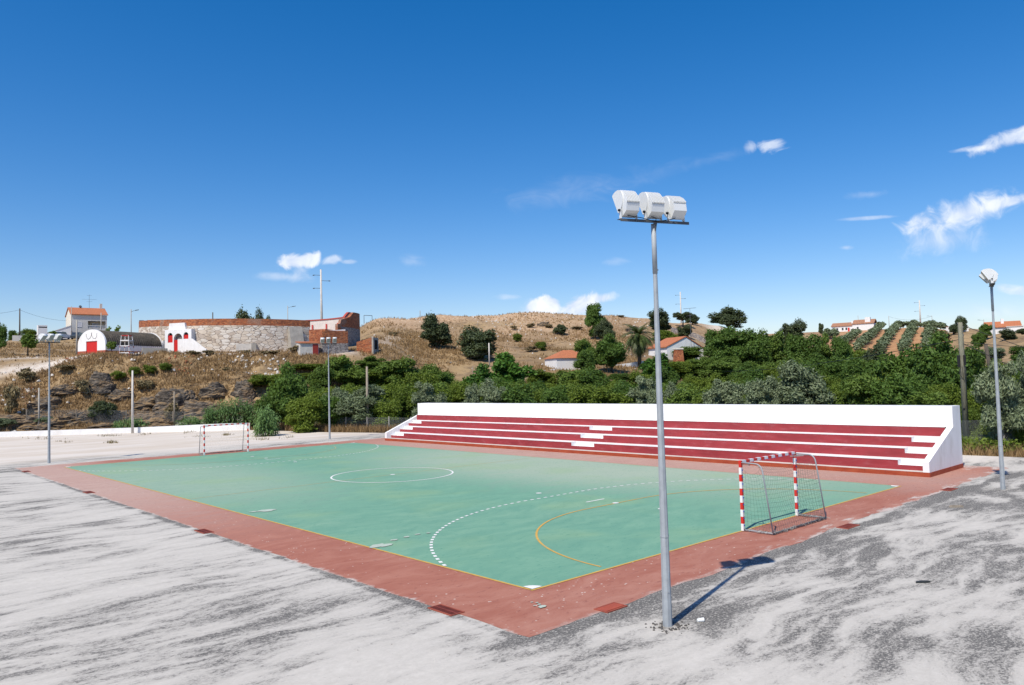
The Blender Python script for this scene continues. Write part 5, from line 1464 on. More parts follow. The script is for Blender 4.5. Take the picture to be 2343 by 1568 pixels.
wall_run('stone_wall', [tuple(p) for p in pts], 1.4, .5, STONE_D, 'dark stone terrace wall on the slope above the white gabled house', 'wall')

# far farmhouse
hp = gp(1950, 378)
FH = thing('farmhouse', (hp[0], hp[1], hp[2] - .6), 'long white farmhouse with brown tiled roof on the far hilltop', 'house', view_rz(hp) + R_(-14))
MB().box((-9, 0, -1), (0, 5.5, 3.0)).build('wall', WHITE_WALL, FH); MB().box((.003, 0, -1), (9, 6, 3.6)).build('wall', WHITE_WALL, FH)
MB().prism([(-.3, 2.95), (2.75, 4.5), (5.8, 2.95), (5.8, 3.1), (2.75, 4.72), (-.3, 3.15)], -9.2, 0, 'x').build('roof', TILE_OLD, FH)
rf = MB().prism([(-.3, 3.55), (3, 5.4), (6.3, 3.55), (6.3, 3.7), (3, 5.62), (-.3, 3.75)], .01, 9.2, 'x').build('roof', TILE_OLD, FH)
MB().box((5.2, .6, 3.9), (7.4, 1.8, 6.4)).build('chimney', WHITE, rf); MB().box((-.6, 1.0, 4), (.1, 1.7, 5.2)).build('chimney', WHITE, rf)
for x in (-6.5, -4.2, -2.6, 2.2): window(FH, x - .4, x + .4, 1.2, 2.3, -.001, GLASS_D)
MB().box((-8.6, -.05, .2), (-7.4, -.001, 2.4)).build('door', BLUE, FH); MB().box((-2.0, -.05, 0), (-1.2, -.001, 2.2)).build('door', DOOR_RED, FH)
hp = gp(2296, 296)
OH = thing('tiled_house', (hp[0], hp[1], hp[2] - .6), 'low white house with a long orange roof at the far right skyline', 'house', view_rz(hp) + R_(6))
MB().box((-5, 0, -1.5), (4.8, 6, 2.4)).build('wall', WHITE_WALL, OH)
rf = MB().prism([(-.4, 2.3), (3, 4.2), (6.4, 2.3), (6.4, 2.45), (3, 4.4), (-.4, 2.5)], -5.2, 5.0, 'x').build('roof', TILE_RED, OH)
MB().box((-.5, 1.6, 3.2), (.3, 2.3, 5.2)).build('chimney', WHITE, rf)
hp = gp(2322, 290); o = thing('white_hut', (hp[0], hp[1], hp[2] - .5), 'small white hut at the right edge below the orange roof', 'hut', view_rz(hp))
MB().box((-2.2, 0, 0), (2.2, 3, 2.4)).build('wall', WHITE_WALL, o); MB().prism([(-.2, 2.4), (3.2, 2.6), (3.2, 2.75), (-.2, 2.55)], -2.4, 2.4, 'x').build('roof', CONC_L, o)
hp = gp(2195, 322); o = thing('white_shed', (hp[0], hp[1], hp[2] - .3), 'white vaulted shed between dark trees above the grove', 'shed', view_rz(hp))
MB().prism([(-2.8, -1), (2.8, -1), (2.8, 2.2), (1.5, 3.0), (-1.5, 3.0), (-2.8, 2.4)], 0, 5, 'y').build('wall', WHITE_WALL, o); MB().box((-.6, -.04, 0), (.6, -.001, 1.9)).build('door', CONC, o)
hp = gp(2174, 322); o = thing('white_outhouse', (hp[0], hp[1], hp[2] - .3), 'narrow white outhouse left of the vaulted shed', 'shed', view_rz(hp))
MB().box((-1.3, 0, -1), (1.3, 2.5, 2.6)).build('wall', WHITE_WALL, o); MB().box((-1.45, -.1, 2.6), (1.45, 2.6, 2.75)).build('roof', TILE_OLD, o); MB().box((-.4, -.04, 0), (.4, -.001, 1.8)).build('door', CONC, o)

# ------------------------------------------------------------------ vegetation
def leaves(rs, centres, radii, n, lsize, asp=1.9, up=.25, hang=0.0, shell=.55):
    "leaf quads spread through clumps -> V, F"
    centres = np.asarray(centres, float); radii = np.asarray(radii, float)
    w = (radii ** 2).prod(1) ** (1 / 3) if radii.ndim == 2 else radii ** 2
    idx = rs.choice(len(centres), n, p=w / w.sum())
    d = rs.normal(size=(n, 3)); d /= np.linalg.norm(d, axis=1)[:, None]
    low = d[:, 2] < -.3
    d[low, 2] *= .5
    rr_ = shell + (1 - shell) * rs.rand(n) ** .7
    rr_ = rr_ * (1 + .16 * rs.normal(size=n))
    R3 = radii[idx] if radii.ndim == 2 else radii[idx][:, None]
    P = centres[idx] + d * rr_[:, None] * R3
    nor = d * .55 + rs.normal(size=(n, 3)) * .6 + np.array([0, 0, up]); nor /= np.linalg.norm(nor, axis=1)[:, None]
    t1 = np.cross(nor, rs.normal(size=(n, 3)) + np.array([0, 0, hang * 3])); t1 /= np.linalg.norm(t1, axis=1)[:, None] + 1e-9
    t2 = np.cross(nor, t1)
    s_ = lsize * (.55 + .9 * rs.rand(n))[:, None]
    a = t1 * s_ * .5; b_ = t2 * s_ * .5 * asp
    V = np.stack([P - b_, P + a - b_ * .1, P + b_, P - a - b_ * .1], 1).reshape(-1, 3)
    F = np.arange(4 * n).reshape(n, 4)
    return V, F
def crown_clumps(rs, nclump, zc, rz, rx, size, flat=0.0, lobes=0.25):
    C_ = []; Rr = []
    for i in range(nclump):
        while True:
            p = rs.uniform(-1, 1, 3)
            if .12 < np.linalg.norm(p) < 1: break
        p *= (.35 + .65 * rs.rand()) / max(np.linalg.norm(p), .3) * .85
        if flat and p[2] < -flat: p[2] = -flat * rs.rand()
        C_.append((p[0] * rx * (1 + lobes * rs.uniform(-1, 1)), p[1] * rx * (1 + lobes * rs.uniform(-1, 1)), zc + p[2] * rz))
        Rr.append(size * rs.uniform(.6, 1.25))
    return C_, Rr
PROTO = {}
def tree_proto(key, name, seed, leafmat, n, lsize, trunk=(.03, .35), nclump=26, zc=.6, rz=.36, rx=.42, size=.16, asp=1.9, flat=0.0, hang=0., up=.5, extra=None, barkmat=None, shell=.5):
    rs = np.random.RandomState(seed)
    C_, Rr = crown_clumps(rs, nclump, zc, rz, rx, size, flat)
    if extra:
        for e_ in extra: C_.append(e_[:3]); Rr.append(e_[3])
    V, F = leaves(rs, C_, Rr, n, lsize, asp, up, hang, shell)
    cm = np_mesh('crown', V, F, leafmat)
    tb = MB(); rad, ht = trunk
    base = (0, 0, -.06)
    split = (rs.uniform(-.02, .02), rs.uniform(-.02, .02), ht)
    tb.tube([base, (split[0] * .4, split[1] * .4, ht * .5), split], [rad * 1.35, rad, rad * .8], 7)
    order = rs.permutation(len(C_))[:9]
    for k in order:
        c = C_[k]; mid = ((split[0] + c[0]) / 2 + rs.uniform(-.03, .03), (split[1] + c[1]) / 2, split[2] + (c[2] - split[2]) * .6)
        tb.tube([split, mid, tuple(c)], [rad * .55, rad * .35, rad * .12], 5, cap=False)
    tm_o = tb.build('trunk', barkmat or BARK)
    tm = tm_o.data; bpy.data.objects.remove(tm_o)
    PROTO[key] = (name, tm, cm)
for i in range(4): tree_proto('broad%d' % i, 'leafy_tree', 11 + i, LEAF_BROAD, 19000, .027, (.028, .2), 32 + 4 * i, .50, .48, .45, .155)
for i in range(4): tree_proto('light%d' % i, 'leafy_tree', 31 + i, LEAF_LIGHT, 16000, .025, (.022, .22), 36, .50, .48, .44, .13, 2.3, shell=.35)
for i in range(4): tree_proto('bram%d' % i, 'bramble_shrub', 51 + i, LEAF_BRAM, 19000, .025, (.014, .25), 34, .44, .48, .48, .17, 1.9)
for i in range(5): tree_proto('olive%d' % i, 'olive_tree', 71 + i, LEAF_OLIVE, 24000, .0165, (.03, .26), 42, .52, .46, .44, .12, 3.0, shell=.3)
for i in range(2): tree_proto('holm%d' % i, 'holm_oak', 91 + i, LEAF_HOLM, 15000, .027, (.03, .2), 36, .50, .48, .46, .15, 1.7)
tree_proto('oak', 'cork_oak', 99, LEAF_BROAD, 12000, .026, (.034, .36), 28, .60, .36, .47, .12, 1.8, flat=.55)
tree_proto('pine', 'umbrella_pine', 102, LEAF_HOLM, 11000, .024, (.03, .36), 26, .66, .32, .46, .12, 2.4, flat=.5)
tree_proto('fig', 'fig_tree', 103, LEAF_FIG, 9000, .05, (.02, .25), 30, .5, .46, .46, .16, 1.5)
tree_proto('tall', 'leafy_tree', 104, LEAF_HOLM, 13000, .027, (.035, .18), 36, .53, .46, .42, .13, 1.8)
tree_proto('poplar', 'columnar_tree', 105, LEAF_HOLM, 2600, .06, (.03, .2), 24, .55, .44, .28, .12, 1.8)
for i in range(3): tree_proto('grove%d' % i, 'olive_tree', 110 + i, LEAF_OLIVE, 900, .11, (.035, .3), 14, .58, .36, .42, .18, 2.2)
for i in range(2): tree_proto('dry%d' % i, 'dry_shrub', 120 + i, LEAF_DRY, 800, .07, (.012, .2), 16, .42, .42, .46, .17, 2.4)
tree_proto('tamarisk', 'feathery_shrub', 125, LEAF_HOLM, 12000, .02, (.015, .2), 40, .48, .48, .42, .12, 4.0, hang=.8, shell=.2)
tree_proto('small', 'small_tree', 126, LEAF_LIGHT, 2600, .055, (.03, .38), 18, .66, .30, .40, .14, 2.2)
tree_proto('sparse', 'small_tree', 127, LEAF_LIGHT, 420, .06, (.012, .3), 22, .6, .42, .46, .10, 2.0)
_used = {}
def tree(key, u, vt, D, wpx, label, group=None, cat='tree', vbase=None, seed=None, sink=.0, name=None, minh=1.0):
    p = gp(u, D)
    if vbase is not None:
        # stand it where its foot shows, on the ground along that ray
        pass
    c_ = 1 / math.sqrt(sq(u))
    h = max(minh, at(u, vt, D)[2] - p[2])
    w = wpx / FPX * D * c_ * c_
    if key[:4] in ('holm', 'tall'): sink += .14 * h; h *= 1.14
    nm, tm, cm = PROTO[key]
    rr_ = random.Random((seed or 0) + int(u * 7 + vt * 13))
    o = thing(name or nm, (p[0], p[1], p[2] - sink), label, cat, rr_.uniform(0, 6.28), group)
    k = {'broad': .98, 'light': .95}.get(key[:5], 1.0)
    o.scale = (w / k, w / k * rr_.uniform(.9, 1.1), h / .98)
    a = bpy.data.objects.new('trunk', tm); link(a, o)
    b_ = bpy.data.objects.new('crown', cm); link(b_, o)
    return o
B = 'tree'; 
# -- left bank and slope
tree('broad1', 655, 833, 85, 124, 'big dense dark green tree at the foot of the slope left of the second mast')
tree('broad2', 612, 905, 84, 60, 'low dark shrub tree at the left foot of the big dense tree', cat='shrub')
tree('tamarisk', 238, 908, 101, 92, 'feathery dark green bush behind the white wall at left', cat='shrub')
tree('olive0', 12, 955, 102.5, 74, 'grey green olive bush at the left edge behind the wall', cat='shrub')
tree('olive1', 108, 952, 101.5, 62, 'small olive bush behind the far left mast', cat='shrub')
tree('small', 63, 766, 130, 66, 'small leafy tree by the pale track at far left')
tree('broad0', -4, 738, 134, 46, 'dark tree cut off by the left edge of the picture')
tree('small', 254, 783, 118, 36, 'small green tree in front of the barrel roofed shed')
tree('sparse', 262, 744, 150, 46, 'thin straggly bush behind the barrel roof', cat='shrub')
tree('broad3', 28, 755, 215, 26, 'tiny round tree on the skyline left of the dark pole')
tree('bram0', 68, 750, 200, 52, 'green hedge bushes behind the low grey wall at far left', cat='hedge')
tree('light1', 123, 757, 182, 30, 'leafy bush before the sloping white annexe', cat='shrub')
tree('light2', 201, 757, 178, 20, 'yellow green bush under the balcony', cat='shrub')
tree('holm1', 556, 709, 164, 92, 'broad dark tree showing above the bullring parapet')
tree('holm0', 602, 705, 164, 50, 'rounder dark tree above the parapet, right of the broad one')
for i, (u, v, w, lb) in enumerate(((272, 846, 38, 'leftmost'), (308, 850, 34, 'second'), (342, 838, 40, 'third'), (378, 842, 36, 'rightmost'))):
    tree('bram%d' % i, u, v, 108.5, w, 'dark green bramble patch on the upper slope, %s of four' % lb, 'bramble patches on the slope under the shed', 'shrub', minh=1.3)
for i, (u, v, w, D) in enumerate(((60, 832, 50, 113), (150, 840, 60, 112), (330, 862, 60, 106), (25, 868, 46, 105), (440, 826, 40, 113), (480, 818, 36, 114), (520, 840, 30, 108), (615, 815, 60, 113), (560, 822, 40, 113), (680, 822, 50, 112), (395, 905, 40, 98), (190, 862, 40, 106))):
    tree('dry%d' % (i % 2), u, v, D, w, 'dry grey brown shrub on the slope below the bullring', 'dry shrubs on the left slope', 'shrub', minh=.9)
# -- bushes and trees along the bank, centre left
for i, (k, u, v, D, w, lb) in enumerate((
    ('light0', 795, 806, 101, 120, 'tall light green tree right of the second mast, below the brick hut'),
    ('light1', 735, 838, 97, 80, 'light green tree directly behind the second mast'),
    ('light2', 905, 812, 103, 120, 'light green tree behind the wooden pole at the stand left end'),
    ('light3', 850, 815, 107, 90, 'narrow light green tree between two taller ones below the dirt track'),
    ('bram1', 960, 838, 98, 110, 'spreading green shrub on the bank right of the wooden pole'),
    ('light1', 985, 832, 106, 80, 'small light tree on the bank below the two hillside evergreens'),
    ('fig', 1160, 812, 103, 120, 'bright green fig tree at the foot of the bare hillside'),
    ('fig', 1100, 838, 99, 80, 'lower bright green fig bush left of the fig tree'),
    ('olive0', 830, 876, 79, 150, 'large grey olive tree behind the fence left of the stand'),
    ('olive1', 775, 880, 82, 80, 'grey olive bush left of the large olive behind the fence'),
    ('olive2', 975, 867, 76, 95, 'silvery olive tree behind the upper left corner of the stand'),
    ('olive3', 1128, 864, 72, 100, 'silvery olive tree above the left part of the stand wall'),
    ('olive4', 1082, 874, 72, 70, 'smaller olive left of the silvery one above the stand wall'),
    ('bram2', 700, 890, 80, 110, 'yellow green shrub behind the fence beside the second mast'),
    ('broad2', 760, 905, 80, 80, 'dark low shrub behind the fence right of the second mast'),
    ('bram3', 880, 902, 78, 90, 'green shrub at the foot of the wooden pole'),
    ('bram0', 925, 880, 82, 90, 'green shrub left of the silvery olive by the stand corner'))):
    tree(k, u, v, D, w, lb, 'trees on the near bank left of centre', 'shrub' if 'shrub' in lb or 'bush' in lb else B)
# -- hillside evergreens and ridge trees
tree('tall', 1000, 712, 143, 98, 'tall dark evergreen on the bare hillside')
tree('holm0', 1096, 744, 136, 120, 'broad round grey green evergreen right of the tall one')
tree('broad3', 1362, 693, 172, 54, 'dark tree standing on the hillside against the sky')
tree('holm1', 1383, 730, 168, 54, 'round evergreen below the dark skyline tree')
tree('holm0', 1507, 706, 192, 74, 'large evergreen on the ridge behind the nearest mast')
tree('pine', 1562, 712, 214, 54, 'flat topped evergreen on the ridge right of the nearest mast')
tree('holm1', 1584, 718, 222, 40, 'dark small evergreen behind the flat topped one')
tree('bram1', 1520, 752, 176, 66, 'yellow green bush on the slope behind the nearest mast', cat='shrub')
tree('holm0', 1565, 742, 194, 46, 'low round evergreen above the white gabled house')
tree('bram2', 1556, 772, 180, 60, 'yellowish bush at the terrace wall above the gabled house', cat='shrub')
tree('holm1', 1667, 703, 238, 96, 'large spreading oak on the skyline')
tree('holm0', 1813, 731, 262, 68, 'umbrella pine on the skyline right of the spreading oak')
tree('poplar', 1878, 734, 300, 20, 'slim upright tree on the bare skyline')
tree('bram3', 1183, 760, 165, 26, 'yellow green bush on the middle of the dry hillside', cat='shrub', minh=2.2)
tree('bram1', 1238, 779, 152, 30, 'light green bush low on the dry hillside', cat='shrub', minh=1.5)
tree('holm1', 1282, 742, 178, 36, 'dark low shrub under the ridge of the dry hillside', cat='shrub', minh=1.6)
for i, (u, v, D, w) in enumerate(((1215, 737, 185, 26), (1176, 744, 180, 22), (1256, 740, 186, 24), (900, 760, 150, 26), (1320, 745, 186, 34), (1215, 790, 150, 34), (1420, 720, 212, 20))):
    tree('dry%d' % (i % 2), u, v, D, w, 'low dry shrub on the brown hillside', 'dry shrubs on the far hillside', 'shrub', minh=.8)
# -- the green belt right of centre
for i, (k, u, v, D, w, lb) in enumerate((
    ('light0', 1345, 768, 122, 70, 'pale leafy tree beside the small white cottage'),
    ('broad1', 1400, 766, 124, 90, 'dense green tree left of the palm'),
    ('broad3', 1340, 800, 118, 50, 'dark shrub tree hiding the right of the small cottage'),
    ('broad0', 1634, 756, 152, 70, 'leafy tree half covering the white gable'),
    ('broad2', 1660, 748, 142, 110, 'dense green tree right of the white gabled house'),
    ('broad1', 1722, 756, 140, 110, 'mid green tree under the spreading skyline oak'),
    ('light2', 1775, 744, 146, 90, 'tall light green tree under the umbrella pine'),
    ('broad3', 1838, 764, 138, 110, 'mid green tree below the umbrella pine'),
    ('light3', 1890, 764, 142, 80, 'light green tree below the slim skyline tree'),
    ('broad0', 1925, 772, 134, 80, 'dark green tree at the lower left of the olive grove'),
    ('holm1', 2010, 792, 118, 96, 'dark rounded tree at the foot of the olive grove'),
    ('broad2', 2100, 792, 80, 170, 'leafy tree at the left of the darkest big tree'),
    ('broad1', 2165, 764, 73, 190, 'biggest dark green tree near the mossy pole'),
    ('broad3', 2232, 790, 78, 120, 'green tree directly behind the mossy pole'),
    ('olive2', 2292, 812, 51, 160, 'large silvery olive at the right behind the edge mast'),
    ('olive3', 2370, 800, 54, 140, 'olive tree cut off by the right edge'),
    ('olive0', 1838, 818, 60, 200, 'largest silvery olive rising above the stand wall'),
    ('olive4', 1745, 856, 58, 130, 'silvery olive left of the largest one above the stand wall'),
    ('olive1', 1660, 860, 64, 120, 'silvery olive above the stand wall right of the nearest mast'),
    ('olive2', 1480, 853, 70, 100, 'grey olive above the stand wall left of the nearest mast'),
    ('olive3', 1548, 872, 68, 80, 'small grey olive just right of the nearest mast'),
    ('fig', 1500, 812, 110, 90, 'bright green fig behind the nearest mast'),
    ('bram1', 1550, 822, 124, 100, 'low green shrub under the white gable'),
    ('light3', 1612, 816, 126, 90, 'light green bush at the right foot of the white gable'))):
    tree(k, u, v, D, w, lb, 'trees of the green belt behind the stand', B)
rr = random.Random(21); cnt = 0
rows = [(150, 1580, 1960, 60, 782, 806, 84), (74, 1190, 2180, 64, 872, 886, 120), (90, 1010, 1250, 40, 862, 878, 80), (104, 600, 1010, 44, 838, 856, 90), (92, 640, 1010, 40, 862, 888, 90), (98, 1010, 1330, 44, 858, 872, 74), (86, 1180, 1400, 46, 866, 880, 80), (112, 1250, 1500, 52, 838, 856, 74), (100, 1300, 2000, 54, 838, 858, 90), (82, 1320, 2080, 56, 856, 874, 100), (66, 1560, 2140, 70, 880, 898, 120), (128, 1560, 1960, 60, 806, 828, 84), (116, 1640, 2080, 62, 820, 838, 90), (96, 1960, 2380, 62, 818, 842, 110), (66, 1980, 2220, 60, 846, 872, 150)]
for D, u0, u1, st_, v0, v1, w in rows:
    u = u0
    while u < u1:
        k = rr.choice(['bram0', 'bram1', 'bram2', 'bram3', 'bram0', 'light0', 'broad0'] if D < 112 else ['light0', 'light1', 'light2', 'broad3', 'bram2', 'broad1'])
        uu = u + rr.uniform(-12, 12)
        if not (1255 < uu < 1325 and 90 < D < 118 and False):
            tree(k, uu, rr.uniform(v0, v1) - (8 if u > 1900 else 0), D * rr.uniform(.96, 1.04), w * rr.uniform(.8, 1.25), ('green shrub on the overgrown bank between the second mast and the stand' if u1 <= 1010 else 'yellow green shrub in the dense thicket behind the stand') if D < 112 else 'mid green tree in the wooded band below the far hills', ('overgrown bank left of the stand' if u1 <= 1010 else 'dense thicket behind the stand') if D < 112 else 'wooded band below the far hills', 'shrub' if D < 112 else B, seed=cnt)
        cnt += 1; u += st_ * rr.uniform(.75, 1.2)
for i, (u, v, D, w) in enumerate(((2222, 925, 60, 90), (2262, 955, 55, 80), (2312, 965, 52, 90), (2355, 955, 51, 90), (2245, 890, 66, 110), (2330, 900, 64, 120), (2205, 870, 72, 90))):
    tree('bram%d' % (i % 4), u, v, D, w, 'green shrub behind the right hand fence under the edge olives', 'shrubs behind the right hand fence', 'shrub')
for i, (k, u, v, D, w) in enumerate((('bram0', 2420, 940, 50, 110), ('olive1', 2470, 830, 56, 150), ('bram2', 2520, 930, 52, 120), ('broad1', 2440, 780, 80, 150), ('light1', 2560, 790, 86, 150), ('broad2', 2650, 780, 90, 170), ('bram1', 2640, 900, 60, 130), ('light3', 2420, 800, 120, 110), ('broad0', 2530, 770, 130, 120))):
    tree(k, u, v, D, w, 'tree beyond the right edge of the picture behind the fence', 'trees beyond the right edge', B)
# far right slope
for i, (k, u, v, D, w, lb) in enumerate((
    ('holm0', 2200, 722, 318, 44, 'dark round tree between the two small white sheds'),
    ('holm1', 2182, 742, 312, 30, 'dark tree below the small white sheds'),
    ('broad2', 2254, 741, 286, 40, 'tree left of the long orange roof at far right'),
    ('holm0', 2305, 752, 262, 54, 'dark shrub below the long orange roof'),
    ('broad0', 2240, 760, 250, 44, 'dark green bush on the far right slope'),
    ('holm1', 2338, 752, 280, 40, 'dark bush at the right edge of the far slope'),
    ('olive1', 2270, 790, 180, 80, 'pale olive on the far right slope above the near trees'),
    ('broad3', 2345, 790, 170, 90, 'dark tree at the right edge behind the olives'),
    ('dry0', 2155, 748, 300, 50, 'brown shrub at the right end of the grove'),
    ('holm0', 2145, 758, 290, 40, 'dark bush at the right end of the grove'))):
    tree(k, u, v, D, w, lb, 'trees on the far right slope', B)
# olive grove in rows
rr = random.Random(5); n_ = 0
a0 = gp(2070.6, 366)[:2]; a1 = gp(2043.5, 290)[:2]; dd = (a1 - a0) / np.linalg.norm(a1 - a0)
perp = np.array([-dd[1], dd[0]])
if perp @ Rv < 0: perp = -perp
for r in range(-7, 8):
    for k in range(-2, 22):
        q = a0 + perp * (r * 6.6 + 3.3) + dd * (k * 4.1 + rr.uniform(-.5, .5)) + perp * rr.uniform(-.3, .3)
        u_, D_q = polar(q[0], q[1])
        if not (268 < D_q < 378 and 1885 < u_ < 2165) or (u_ < 2006 and D_q > 328 + (u_ - 1885) * .2): continue
        z = float(zt(q[0], q[1])); nm, tm, cm = PROTO['grove%d' % rr.randrange(3)]
        o = thing(nm, (q[0], q[1], z - .05), 'olive tree in the planted rows on the far hillside', 'tree', rr.uniform(0, 6.28), 'olive grove in rows on the far hillside')
        sw = rr.uniform(3.6, 4.6); o.scale = (sw, sw, rr.uniform(3.0, 3.9))
        link(bpy.data.objects.new('trunk', tm), o); link(bpy.data.objects.new('crown', cm), o); n_ += 1
for i in range(14):
    u_ = 2050 + i * 8.5 + rr.uniform(-3, 3); p = gp(u_, 384 + rr.uniform(-4, 6)); nm, tm, cm = PROTO['grove%d' % rr.randrange(3)]
    o = thing(nm, (p[0], p[1], p[2] - .05), 'olive tree on the crest above the planted rows', 'tree', rr.uniform(0, 6.28), 'olive trees on the grove crest'); o.scale = (4.2, 4.2, rr.uniform(2.6, 3.6))
    link(bpy.data.objects.new('trunk', tm), o); link(bpy.data.objects.new('crown', cm), o)
# palm
pp = at(1463, 838, 134); gz = gp(1463, 134)
PM = thing('palm_tree', (gz[0], gz[1], gz[2]), 'date palm with drooping fronds right of the small white cottage', 'palm', 0)
ptop = at(1463, 768, 134)[2] - gz[2]
MB().tube([(0, 0, -.2), (.05, 0, ptop * .5), (0, 0, ptop)], [.36, .30, .34], 10).build('trunk', WOOD_D, PM)
rs = np.random.RandomState(3); V = []; F = []
for i in range(120):
    az = rs.uniform(0, 6.283); el = rs.uniform(-1.15, 1.4); L = rs.uniform(3.2, 4.6)
    d = np.array([math.cos(az), math.sin(az), 0]); pts = []
    for k in range(9):
        f = k / 8; e_ = el - f * 1.25 * (1.0 if el > -.2 else .6)
        pts.append(np.array([0, 0, ptop + .1]) if k == 0 else pts[-1] + (d * math.cos(e_) + np.array([0, 0, math.sin(e_)])) * L / 8)
    sd = np.array([-d[1], d[0], 0])
    for k in range(8):
        for s in (-1, 1):
            for j in range(3):
                f = (k + j / 3) / 8; wv_ = .55 * math.sin(math.pi * min(1, f * .85 + .12)); p0 = pts[k] + (pts[k + 1] - pts[k]) * j / 3; p1 = pts[k] + (pts[k + 1] - pts[k]) * (j + .75) / 3
                tip = p0 + s * sd * wv_ + (pts[k + 1] - pts[k]) * .8 + np.array([0, 0, -.22 * wv_])
                o_ = len(V); V += [p0, p1, tip, (p0 + tip) / 2]; F.append((o_, o_ + 1, o_ + 2, o_ + 3))
link(bpy.data.objects.new('fronds', np_mesh('fronds', np.array(V), np.array(F), LEAF_PALM)), PM)
# giant cane
def cane(u, D, w, h, n, label):
    p = gp(u, D); o = thing('giant_cane', p, label, 'reeds', view_rz(p)); rs = np.random.RandomState(int(u)); V = []; F = []
    st_ = MB()
    for i in range(n):
        x, y = rs.uniform(-w, w), rs.uniform(-.9, .9); hh = h * rs.uniform(.6, 1.05) * (1 - .35 * abs(x / w) ** 2)
        lx, ly = rs.uniform(-.25, .25), rs.uniform(-.25, .25)
        st_.tube([(x, y, -.1), (x + lx, y + ly, hh)], [.016, .008], 3, cap=False)
        for k in range(9):
            f = .25 + .75 * k / 8; az = rs.uniform(0, 6.283); b0_ = np.array([x + lx * f, y + ly * f, hh * f]); d = np.array([math.cos(az), math.sin(az), 0]); L = rs.uniform(.35, .7)
            mid = b0_ + d * L * .5 + np.array([0, 0, .16]); tip = b0_ + d * L + np.array([0, 0, -.12]); sd = np.array([-d[1], d[0], .3]) * .045
            o_ = len(V); V += [b0_, mid + sd, tip, mid - sd]; F.append((o_, o_ + 1, o_ + 2, o_ + 3))
    st_.build('stalks', LEAF_CANE, o); link(bpy.data.objects.new('leaves', np_mesh('leaves', np.array(V), np.array(F), LEAF_CANE)), o)
cane(532, 92.5, 2.8, 3.3, 300, 'large clump of bright green giant cane behind the far goal')
cane(608, 76, .9, 3.0, 110, 'narrow clump of giant cane at the right end of the white wall')
cane(300, 97, 1.6, 1.4, 70, 'low green cane behind the white wall at the concrete pole')
cane(432, 95.5, 1.3, 1.3, 50, 'low green cane behind the white wall left of the far goal')
# -- grass and weeds
def tufts(name, P, hmin, hmax, w, mat, label, blades=3, seed=0, spread=.12, cat='grass'):
    rs = np.random.RandomState(seed); P = np.repeat(P, blades, 0); n = len(P)
    P = P + np.concatenate([rs.normal(size=(n, 2)) * spread, np.zeros((n, 1))], 1)
    az = rs.rand(n) * 6.283; h = hmin + (hmax - hmin) * rs.rand(n) ** 1.6
    side = np.stack([np.cos(az), np.sin(az), np.zeros(n)], 1) * (w * (.5 + rs.rand(n)))[:, None]
    lean = np.stack([rs.normal(size=n) * .35 * h, rs.normal(size=n) * .35 * h, h], 1)
    V = np.stack([P - side - [0, 0, .05], P + side - [0, 0, .05], P + lean * .6 + side * .6, P + lean], 1).reshape(-1, 3)
    me = np_mesh(name, V, np.arange(4 * n).reshape(n, 4), mat); o = link(bpy.data.objects.new(name, me)); return tag(o, label, cat, kind='stuff')
rs = np.random.RandomState(12)
def scatter(n, u0, u1, d0, d1, dens=None):
    u = rs.uniform(u0, u1, n); D = rs.uniform(d0, d1, n)
    a = np.arctan((u - 1171) / FPX) + YAW; x = CAM[0] + np.sin(a) * D; y = CAM[1] + np.cos(a) * D
    if dens is not None:
        k = rs.rand(n) < dens(x, y, u, D); x, y = x[k], y[k]
    return np.stack([x, y, zt(x, y)], 1)
dn = lambda x, y, u, D: np.clip(.45 + 1.6 * fbm(x * .18, y * .18, 4), .02, 1) * (1 - .9 * np.exp(-((D - 117.3 + 1.0 * smooth01(u, 300, 600) + 3.2 * smooth01(u, 560, 720)) / 2.0) ** 2))
P = scatter(60000, -120, 860, 87, 119, dn)
P = P[lot_inside(P[:, 0], P[:, 1]) < -1.0]
tufts('dry_grass', P, .12, .55, .05, GRASS, 'dry straw coloured grass covering the left slope', 3, 1)
P = scatter(46000, 820, 1560, 112, 216, lambda x, y, u, D: np.clip(.35 + 1.6 * fbm(x * .12, y * .12, 4), .0, 1) * np.clip(1 - .75 * smooth01(D + (1180 - u) * .06, 165, 185), 0, 1))
tufts('dry_grass', P, .15, .6, .07, GRASS, 'dry grass on the brown hillside behind the stand', 3, 2)
P = scatter(9000, -150, 260, 121, 176, dn)
tufts('dry_grass', P, .1, .45, .07, GRASS, 'dry grass round the houses on the left plateau', 3, 3)
def strip_pts(n, poly, wid, seed):
    r2 = np.random.RandomState(seed); d = np.concatenate([[0], np.cumsum([math.dist(poly[i], poly[i + 1]) for i in range(len(poly) - 1)])]); s_ = r2.rand(n) * d[-1]
    x = np.interp(s_, d, [p[0] for p in poly]) + r2.uniform(0, 1, n) ** .8 * wid; y = np.interp(s_, d, [p[1] for p in poly])
    return np.stack([x, y, np.maximum(zt(x, y), -.15)], 1)
EDGE = [(24.2, 67), (25.0, 63.7), (26.2, 56), (28.4, 50), (30.0, 44)]
tufts('dry_weeds', strip_pts(5200, EDGE, 3.4, 5), .25, 1.0, .03, GRASS, 'tall dry weeds along the fence left of the stand', 4, 6, .16)
EDGE2 = [(32.9, 12), (33.2, 3), (34.4, -1), (36, -10), (39, -20)]
tufts('dry_weeds', strip_pts(3600, EDGE2, 2.6, 7), .2, .8, .02, GRASS, 'dry weeds along the fence right of the stand', 4, 8, .14)
P = strip_pts(2600, EDGE2, 5.2, 9); P[:, 0] += .9
V, F = leaves(np.random.RandomState(4), P + [0, 0, .45], np.full(len(P), .45), 26000, .10, 1.6)
tag(link(bpy.data.objects.new('bramble_growth', np_mesh('bramble_growth', V, F, LEAF_BRAM))), 'yellow green brambles growing through the right hand fence', 'brambles', kind='stuff')
